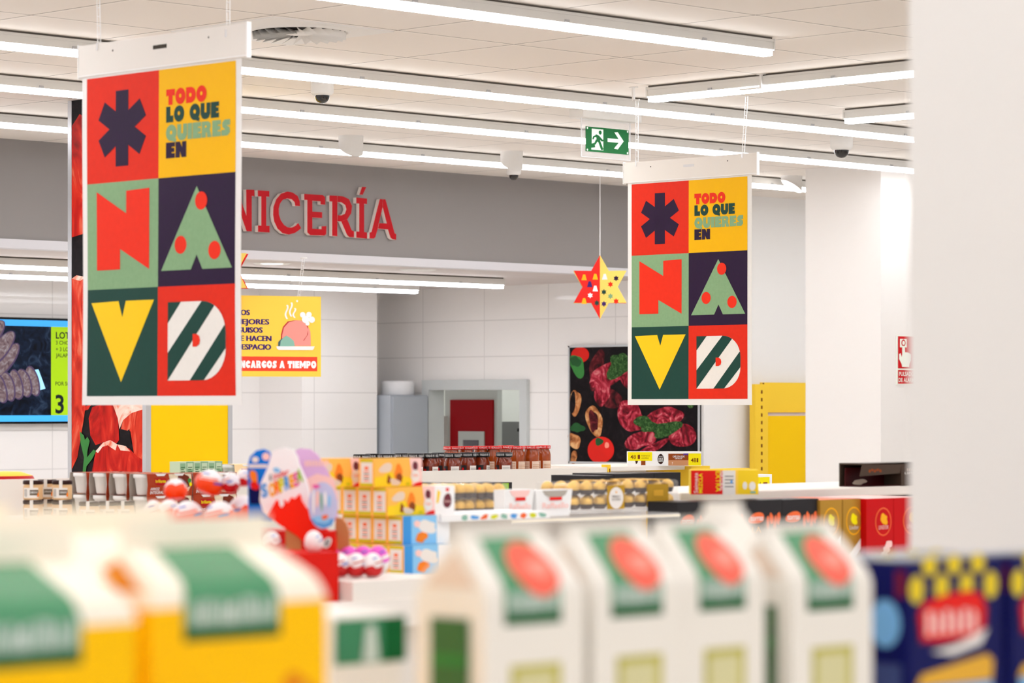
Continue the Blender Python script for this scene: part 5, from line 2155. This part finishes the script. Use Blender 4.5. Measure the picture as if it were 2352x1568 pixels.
red_pts = [(614, 1184), (634, 1148), (642, 1152), (652, 1148), (660, 1156), (668, 1142), (676, 1146), (688, 1134), (692, 1150), (704, 1168), (735, 1205), (772, 1232), (772, 1276), (724, 1270), (680, 1230), (640, 1205)]
o = cardshape('topper_cap', white_pts, 'white', .02, .03, a_white)
o = cardshape('topper_base', red_pts, 'disp_red', .008, .03)
o['label'] = 'red lower half of the topper with dripping edge'
drip = [(640, 1148), (650, 1146), (652, 1158), (646, 1166), (641, 1158)]
cardshape('drip', drip, 'white', .005, .003)
pot = [(713, 1222), (772, 1218), (766, 1358), (728, 1358)]


def a_pot(A):
    for x, y in ((753, 1245),):
        A.blob(x, y, 9, 13, 'label_white', 1, 4, .1, .4)
        A.blob(x, y, 6, 9, 'box_grey', 2, 5, .2, .4)


mb = MB()
mb.prism([tp(x, y, -.012) for x, y in ((655, 1180), (690, 1180), (690, 1366), (655, 1366))], fwd * .01, 'card_brown')
mb.build('stand_post', t, True)
tt = thing('card_pot', 'red card pot with egg prints and a brown rounded back beside the topper', 'card pot', tp(745, 1282))
mb = MB()
mb.prism([tp(x, y, .02) for x, y in pot], fwd * .05, 'disp_red_dark')
A = Art()
a_pot(A)
A.into(mb, lambda x, y, e: tp(x, y, .02 + e), eps=.0012)
mb.build('pot_front', tt, True)
mb = MB()
mb.prism([tp(x, y, -.032) for x, y in [(768, 1190), (782, 1192), (793, 1204), (799, 1224), (800, 1268), (796, 1358), (764, 1358)]], fwd * .03, 'card_brown')
mb.build('pot_back', tt, True)


def card(label, pts, m, depth, art):
    c = sum(x for x, y in pts) / len(pts), max(y for x, y in pts)
    mb = MB()
    base = tp(c[0], c[1], -depth)
    mb.prism([tp(x, y, -depth) - base for x, y in pts], fwd * .004, m)
    A = Art()
    art(A)
    A.into(mb, lambda x, y, e: tp(x, y, -depth + e) - base, eps=.0012)
    o = mb.build('display_card')
    o.location = base
    return tag(o, label, 'display card')


def a_blue(A):
    A.ell(578, 1057, 8, 7, 'label_white', 1)
    A.ell(603, 1050, 9, 9, 'pink_pale', 1)
    A.rect(562, 1068, 606, 1076, 'label_white', 1)
    A.blob(575, 1100, 9, 18, 'orange', 2, 2, .25)
    A.blob(577, 1118, 10, 10, 'kid_red', 3, 3, .25)
    A.poly([(563, 1124), (592, 1124), (590, 1160), (566, 1160)], 'navy', 2)


card('blue round-topped card behind the white topper', [(562, 1200), (560, 1070), (566, 1050), (580, 1036), (598, 1032), (612, 1038), (618, 1060), (618, 1200)], 'card_blue', .08, a_blue)


def a_lil(A):
    for k in range(8):
        A.rect(692 + k * 7, 1060 - k % 2, 697 + k * 7, 1073, 'pink_pale', 1)
    A.poly([(690, 1105), (720, 1090), (760, 1100), (770, 1150), (720, 1160), (692, 1140)], 'pink_pale', 1)


card('lilac round-topped card behind the topper beside the yellow boxes', [(668, 1200), (664, 1040), (680, 1031), (705, 1033), (722, 1046), (740, 1075), (757, 1105), (768, 1140), (768, 1200)], 'card_lilac', .10, a_lil)


def a_pale(A):
    A.poly([(714, 1190), (770, 1190), (764, 1205), (745, 1212), (726, 1204)], 'txt_blue', 1)
    A.blob(740, 1192, 18, 9, 'kid_sky', 2, 3, .3)
    A.blob(748, 1186, 8, 5, 'coral', 3, 4, .3)
    for k in range(5):
        A.blob(722 + k * 9, 1150 - 6 * (k % 2), 3.5, 26 - 3 * k, ('white', 'pink_pale', 'teal', 'white', 'kid_sky')[k], 2, k, .2)
    A.blob(728, 1116, 9, 5, 'txt_pink', 2, 9, .3)


card('pale blue egg-shaped card standing in the red card pot', ell(743, 1160, 33, 54, 28), 'card_pale', -.022, a_pale)


# ================================================================ FOREGROUND SHELF
VF = 1.498
HF = H(-.30)
t = thing('front_shelf', 'white shelf carrying the foreground cartons', 'shelf unit', (1.5, VF, 0))
mb = MB()
mb.box(.75, 2.39, 1.30, 1.95, HF - .03, HF, 'shelf_white')
mb.build('board', t, True)
mb = MB()
mb.box(.75, 2.39, 1.95, 1.98, 0, HF + .01, 'shelf_white')
mb.box(.75, 2.39, 1.35, 1.95, 0, .12, 'shelf_white')
mb.build('back_panel', t, True)


def gable(name, label, w, d, hs, hr, m_low, m_top, z_split, band, seal, extras, taper, group, side=None, fin=.014):
    """Gable-topped carton: x across the front, y into depth, shoulder at hs, ridge at hr; parts follow the curved profile."""
    t = thing(name, label, 'carton', (0, 0, 0), group)
    # profile (y, z) from the front foot over the ridge
    prof = [(0, 0), (0, z_split), (0, hs - .012)]
    for k in range(1, 5):
        a = k / 5
        prof.append((.010 * a * a, hs - .012 + .018 * a))
    prof.append((d * .5 - .003, hr))
    n_front = len(prof)
    back = [(d - y, z) for y, z in prof[::-1]]

    def xr(z):
        k = max(0.0, (z - hs + .012) / (hr - hs + .012))
        ins = w * (1 - taper) / 2 * k
        return ins, w - ins
    mb = MB()
    full = prof + back
    for (y0, z0), (y1, z1) in zip(full[:-1], full[1:]):
        a0, b0 = xr(z0)
        a1, b1 = xr(z1)
        m = m_low if max(z0, z1) <= z_split + 1e-6 else m_top
        mb.faces([(a0, y0, z0), (b0, y0, z0), (b1, y1, z1), (a1, y1, z1)], [(0, 1, 2, 3)], m)
    for s in (0, 1):
        lo = [(xr(z)[s], y, z) for y, z in full if z <= z_split + 1e-6]
        mb.faces(lo, [list(range(len(lo))) if s else list(range(len(lo)))[::-1]], m_low)
        hi = [(xr(z)[s], y, z) for y, z in full if z >= z_split - 1e-6]
        mb.faces(hi, [list(range(len(hi))) if s else list(range(len(hi)))[::-1]], m_top)
    mb.build('carton_body', t)
    # arc length along the profile
    L = [0.0]
    for (y0, z0), (y1, z1) in zip(prof[:-1], prof[1:]):
        L.append(L[-1] + math.hypot(y1 - y0, z1 - z0))

    def mp(x, s, e):
        for k in range(len(prof) - 1):
            if s <= L[k + 1] + 1e-9 or k == len(prof) - 2:
                f = (s - L[k]) / (L[k + 1] - L[k])
                (y0, z0), (y1, z1) = prof[k], prof[k + 1]
                y, z = y0 + (y1 - y0) * f, z0 + (z1 - z0) * f
                n = Vector((0, -(z1 - z0), (y1 - y0))).normalized()
                a, b = xr(z)
                p = Vector((a + (b - a) * x / w, y, z)) + n * e
                return p
    cuts = L[1:-1]
    # ridge fin
    mb = MB()
    a, b = xr(hr)
    mb.box(a, b, d * .5 - .0015, d * .5 + .0015, hr - .004, hr + fin, m_top)
    mb.build('top_fin', t)
    if band:
        b0, b1, z0, ztxt, zl = band
        A = Art()
        A.rect(b0, z0, b1, L[-1], 'band_green', 1)
        A.rect(b0, z0, b1, z0 + .010, 'band_dark', 2)
        rr = random.Random(3)
        x = b0 + (b1 - b0) * .07
        while x < b1 - (b1 - b0) * .08:
            q_ = (b1 - b0) * rr.uniform(.022, .05)
            lean = (b1 - b0) * rr.uniform(-.02, .02)
            A.poly([(x, ztxt), (x + q_, ztxt), (x + q_ + lean, ztxt + zl * rr.uniform(.7, 1)), (x + lean, ztxt + zl * rr.uniform(.7, 1))], 'band_text', 2)
            x += q_ + (b1 - b0) * rr.uniform(.010, .022)
        mb = MB()
        A.into(mb, mp, eps=.0004, cy=cuts)
        mb.build('label_band', t)
    if seal:
        cx_, cs_, rx, rs = seal
        A = Art()
        A.ell(cx_, cs_, rx, rs, 'seal_red', 3, 28)
        A.blob(cx_ + rx * .15, cs_ - rs * .08, rx * .5, rs * .3, 'seal_pink', 4, 5, .2)
        mb = MB()
        A.into(mb, mp, eps=.0004, cy=cuts)
        mb.build('round_seal', t)
    if extras:
        A = Art()
        extras(A)
        mb = MB()
        A.into(mb, mp, eps=.0004)
        mb.build('front_print', t)
    # folded triangle on the gable ends and an optional side panel
    mb = MB()
    E = Art()
    E.poly([(d * .12, hs - .004), (d * .5, hs + (hr - hs) * .72), (d * .88, hs - .004)], 'carton_orange' if m_low == 'carton_yellow' else 'label_beige', 1)
    if side:
        E.rect(d * .22, .0, d * .80, hs - .026, side, 1)
        E.rect(d * .25, hs - .060, d * .77, hs - .052, 'leaf_green', 2)

    def ms(x, z, e):
        k = max(0.0, (z - hs + .012) / (hr - hs + .012))
        return Vector((w * (1 - taper) / 2 * k - .0005 - e, d - x, z))
    E.into(mb, ms, eps=.0004)
    mb.build('side_fold', t)
    return t


# yellow cartons
def ex_y(A):
    A.blob(.058, .098, .036, .016, 'label_beige', 1, 3, .3)
    A.blob(.125, .09, .022, .030, 'carton_orange', 1, 4, .2)
    A.blob(.128, .088, .014, .022, 'cookie_gold', 2, 6, .2)
    A.rect(.02, .03, .13, .07, 'label_beige', 1)


WY, DY = .149, .092
foot = HF - EYE                              # foot height relative to the camera
hsY, hrY = -.120 - foot, -.094 - foot
yc = gable('gable_carton', 'yellow gable-topped carton with a green band, whole front showing at the frame foot', WY, DY, hsY + .004, hrY, 'carton_yellow', 'carton_cream', -.130 - foot, (.027, .108, -.152 - foot, -.143 - foot, .018), None, ex_y, .82, 'yellow gable-topped cartons', fin=.020)
yc.location = (uat(345, VF), VF, HF)
dup(yc, (.950, 1.417, HF), 'yellow gable-topped carton with a green band cut by the frame corner')
yb_ = gable('gable_carton', '', WY, DY, hsY + .012, hrY + .006, 'carton_yellow', 'carton_cream', -.110 - foot, None, None, None, .82, 'yellow gable-topped cartons', fin=.018)
for k, (x, y, lab) in enumerate(((1.168, VF + .098, 'plain-topped yellow carton directly behind the fully shown yellow carton'), (1.012, VF + .02, 'plain-topped yellow carton behind the yellow carton cut by the frame corner'),
                                 (1.10, VF + .196, 'plain-topped yellow carton in the third row below the rice packs'))):
    if k == 0:
        yb_.location = (x, y, HF)
        yb_['label'] = lab
    else:
        dup(yb_, (x, y, HF), lab)


# white cartons
def ex_w(A):
    A.rect(.026, .06, .078, .114, 'olive', 1)
    A.rect(.032, .066, .070, .108, 'olive_pale', 2)


WW, DW = .103, .070
hsW, hrW = -.126 - foot, -.096 - foot
wc = gable('gable_carton', '', WW, DW, hsW, hrW, 'carton_white', 'carton_white', .05, (.020, .078, -.157 - foot, -.148 - foot, .016), (.060, (hsW + .012), .024, .024), ex_w, .86, 'white gable-topped cartons', 'panel_green', fin=.008)
for k, (px, dv, dz, lab) in enumerate(((1112, 0, 0, 'white gable-topped carton with green side panel, next to the yellow snack boxes below'), (1362, .0, 0, 'white gable-topped carton, second from the green side panel'),
                                       (1568, .0, .0, 'white gable-topped carton, third from the green side panel'), (1816, -.003, -.006, 'white gable-topped carton closest to the navy boxes'))):
    v = VF + dv
    loc = (uat(px, v), v, HF + dz)
    if k == 0:
        wc.location = loc
        wc['label'] = lab
    else:
        o = dup(wc, loc, lab)
        if k == 2:
            o.scale.x = .93
        if k == 1:
            o.scale.x = .97
for k, (px, dv, lab) in enumerate(((1688, .078, 'white gable-topped carton in the back row whose tip shows between the last two'),)):
    v = VF + dv
    o = dup(wc, (uat(px, v), v, HF), lab)
    o.scale = (.5, 1, 1.045)
    for c in list(o.children):
        if c.name.startswith(('label_band', 'round_seal', 'front_print')):
            bpy.data.objects.remove(c)

# green and white pack between yellow and white cartons
v = 1.78
x0, x1 = uat(765, v), uat(930, v)
zt, zb = pv(850, 1408, v).z, HF
w, h = x1 - x0, zt - zb
t = thing('carton_pack', 'white pack with a dark green band between the yellow and white cartons', 'carton', (x0, v, zb))
mb = MB()
mb.box(0, w, 0, .11, 0, h, 'carton_white')
mb.build('pack_body', t, False, .006)
mb = MB()
y0, y1 = pv(850, 1522, v).z - zb, pv(850, 1418, v).z - zb
mb.box(.002, w - .002, -.001, 0, y0, y1, 'pack_green')
A = Art()
A.rect(w * .68, y0, w * .998, y1, 'band_dark', 1)
A.poly([(w * .38, y0 + .001), (w * .62, y0 + .001), (w * .56, y1 - .006), (w * .44, y1 - .006)], 'band_text', 2)
A.into(mb, lambda x, y, e: Vector((x, -.001 - e, y)), eps=.0005)
mb.build('label_band', t)


# navy biscuit boxes
def navy_box(name, label, w, d, h):
    t = thing(name, label, 'biscuit box', (0, 0, 0), 'navy biscuit boxes')
    mb = MB()
    mb.box(0, w, 0, d, 0, h, 'navy')
    mb.build('box_body', t, False, .003)
    A = Art()
    s = w / .136
    for k in range(4):
        if k < 3:
            A.ell((.030 + .0335 * k) * s, h - .0045, .0095 * s, .0085, 'drop_yellow', 1, 16)
        A.ell((.012 + .0345 * k) * s, h - .0235, .0095 * s, .0115, 'drop_yellow', 1, 16)
    lg = [(.012, -.044), (.020, -.035), (.050, -.029), (.085, -.027), (.104, -.031), (.110, -.044), (.108, -.060), (.092, -.068), (.045, -.070), (.016, -.068)]
    A.poly([(x * s, h + y) for x, y in lg], 'maroon', 2)
    A.poly([((x * .93 + .004) * s, h + y * .94 - .002) for x, y in lg], 'kid_red', 3)
    for k in range(6):
        A.poly([((.024 + .0125 * k) * s, h - .062), ((.031 + .0125 * k) * s, h - .062), ((.031 + .0125 * k) * s, h - .042 - .005 * (k % 2)), ((.024 + .0125 * k) * s, h - .042)], 'pink_pale', 4)
    A.poly([(.030 * s, h - .076), (.065 * s, h - .072), (.110 * s, h - .060), (.100 * s, h - .073), (.060 * s, h - .080)], 'label_white', 4)
    A.poly([(.010 * s, h - .104), (.018 * s, h - .094), (.110 * s, h - .082), (.118 * s, h - .088), (.116 * s, h - .104)], 'cookie_gold', 3)
    A.poly([(.014 * s, h - .150), (.012 * s, h - .105), (.116 * s, h - .105), (.120 * s, h - .150)], 'wave_blue', 3)
    mb = MB()
    A.into(mb, lambda x, y, e: Vector((x, -e, y)), eps=.0004)
    mb.build('front_print', t)
    E = Art()
    E.ell(d * .62, h - .052, .016, .020, 'wave_blue', 1, 16)
    E.rect(d * .80, h - .03, d * .98, h - .008, 'maroon', 1)
    E.rect(d * .4, h - .13, d * .9, h - .085, 'panel_navy', 1)
    mb = MB()
    E.into(mb, lambda x, y, e: Vector((-e, d - x, y)), eps=.0004)
    mb.build('side_print', t)
    mb = MB()
    T_ = Art()
    for k in range(3):
        T_.ell((.030 + .0335 * k) * s, .009, .009 * s, .008, 'drop_yellow', 1, 14)
    T_.rect(0, .018, w, d, 'cabinet_grey', 1)
    T_.into(mb, lambda x, y, e: Vector((x, y, h + e)), eps=.0004)
    mb.build('top_print', t)
    return t


vn = 1.50
hn = .300 - .129
nb = navy_box('biscuit_box', 'navy biscuit box with yellow drops, beside the last white carton', .136, .06, hn)
x0 = uat(2084, vn)
nb.location = (x0, vn, HF)
dup(nb, (x0 + .138, vn - .004, HF), 'navy biscuit box with yellow drops, cut by the frame edge')
dup(nb, (x0 + .03, vn + .066, HF), 'navy biscuit box in the back row beside the cream pillar')

# fittings that sit on another part belong one level deeper
for o in list(bpy.data.objects):
    if o.parent is None or o.parent.parent is not None:
        continue
    stem = o.name.split('.')[0]
    host = {'clip': 'housing', 'end_cap': 'housing', 'hand_slot': 'header_rail', 'eyelet': 'header_rail', 'panel_edge': 'clear_panel',
            'vision_frame': 'panel', 'window_pane': None, 'drip': 'topper_base', 'top_fin': 'carton_body', 'side_fold': 'carton_body'}.get(stem)
    if host is None or o.parent.location is None:
        continue
    mates = [c for c in o.parent.children if c.name.split('.')[0] == host]
    if mates:
        o.parent = mates[0]
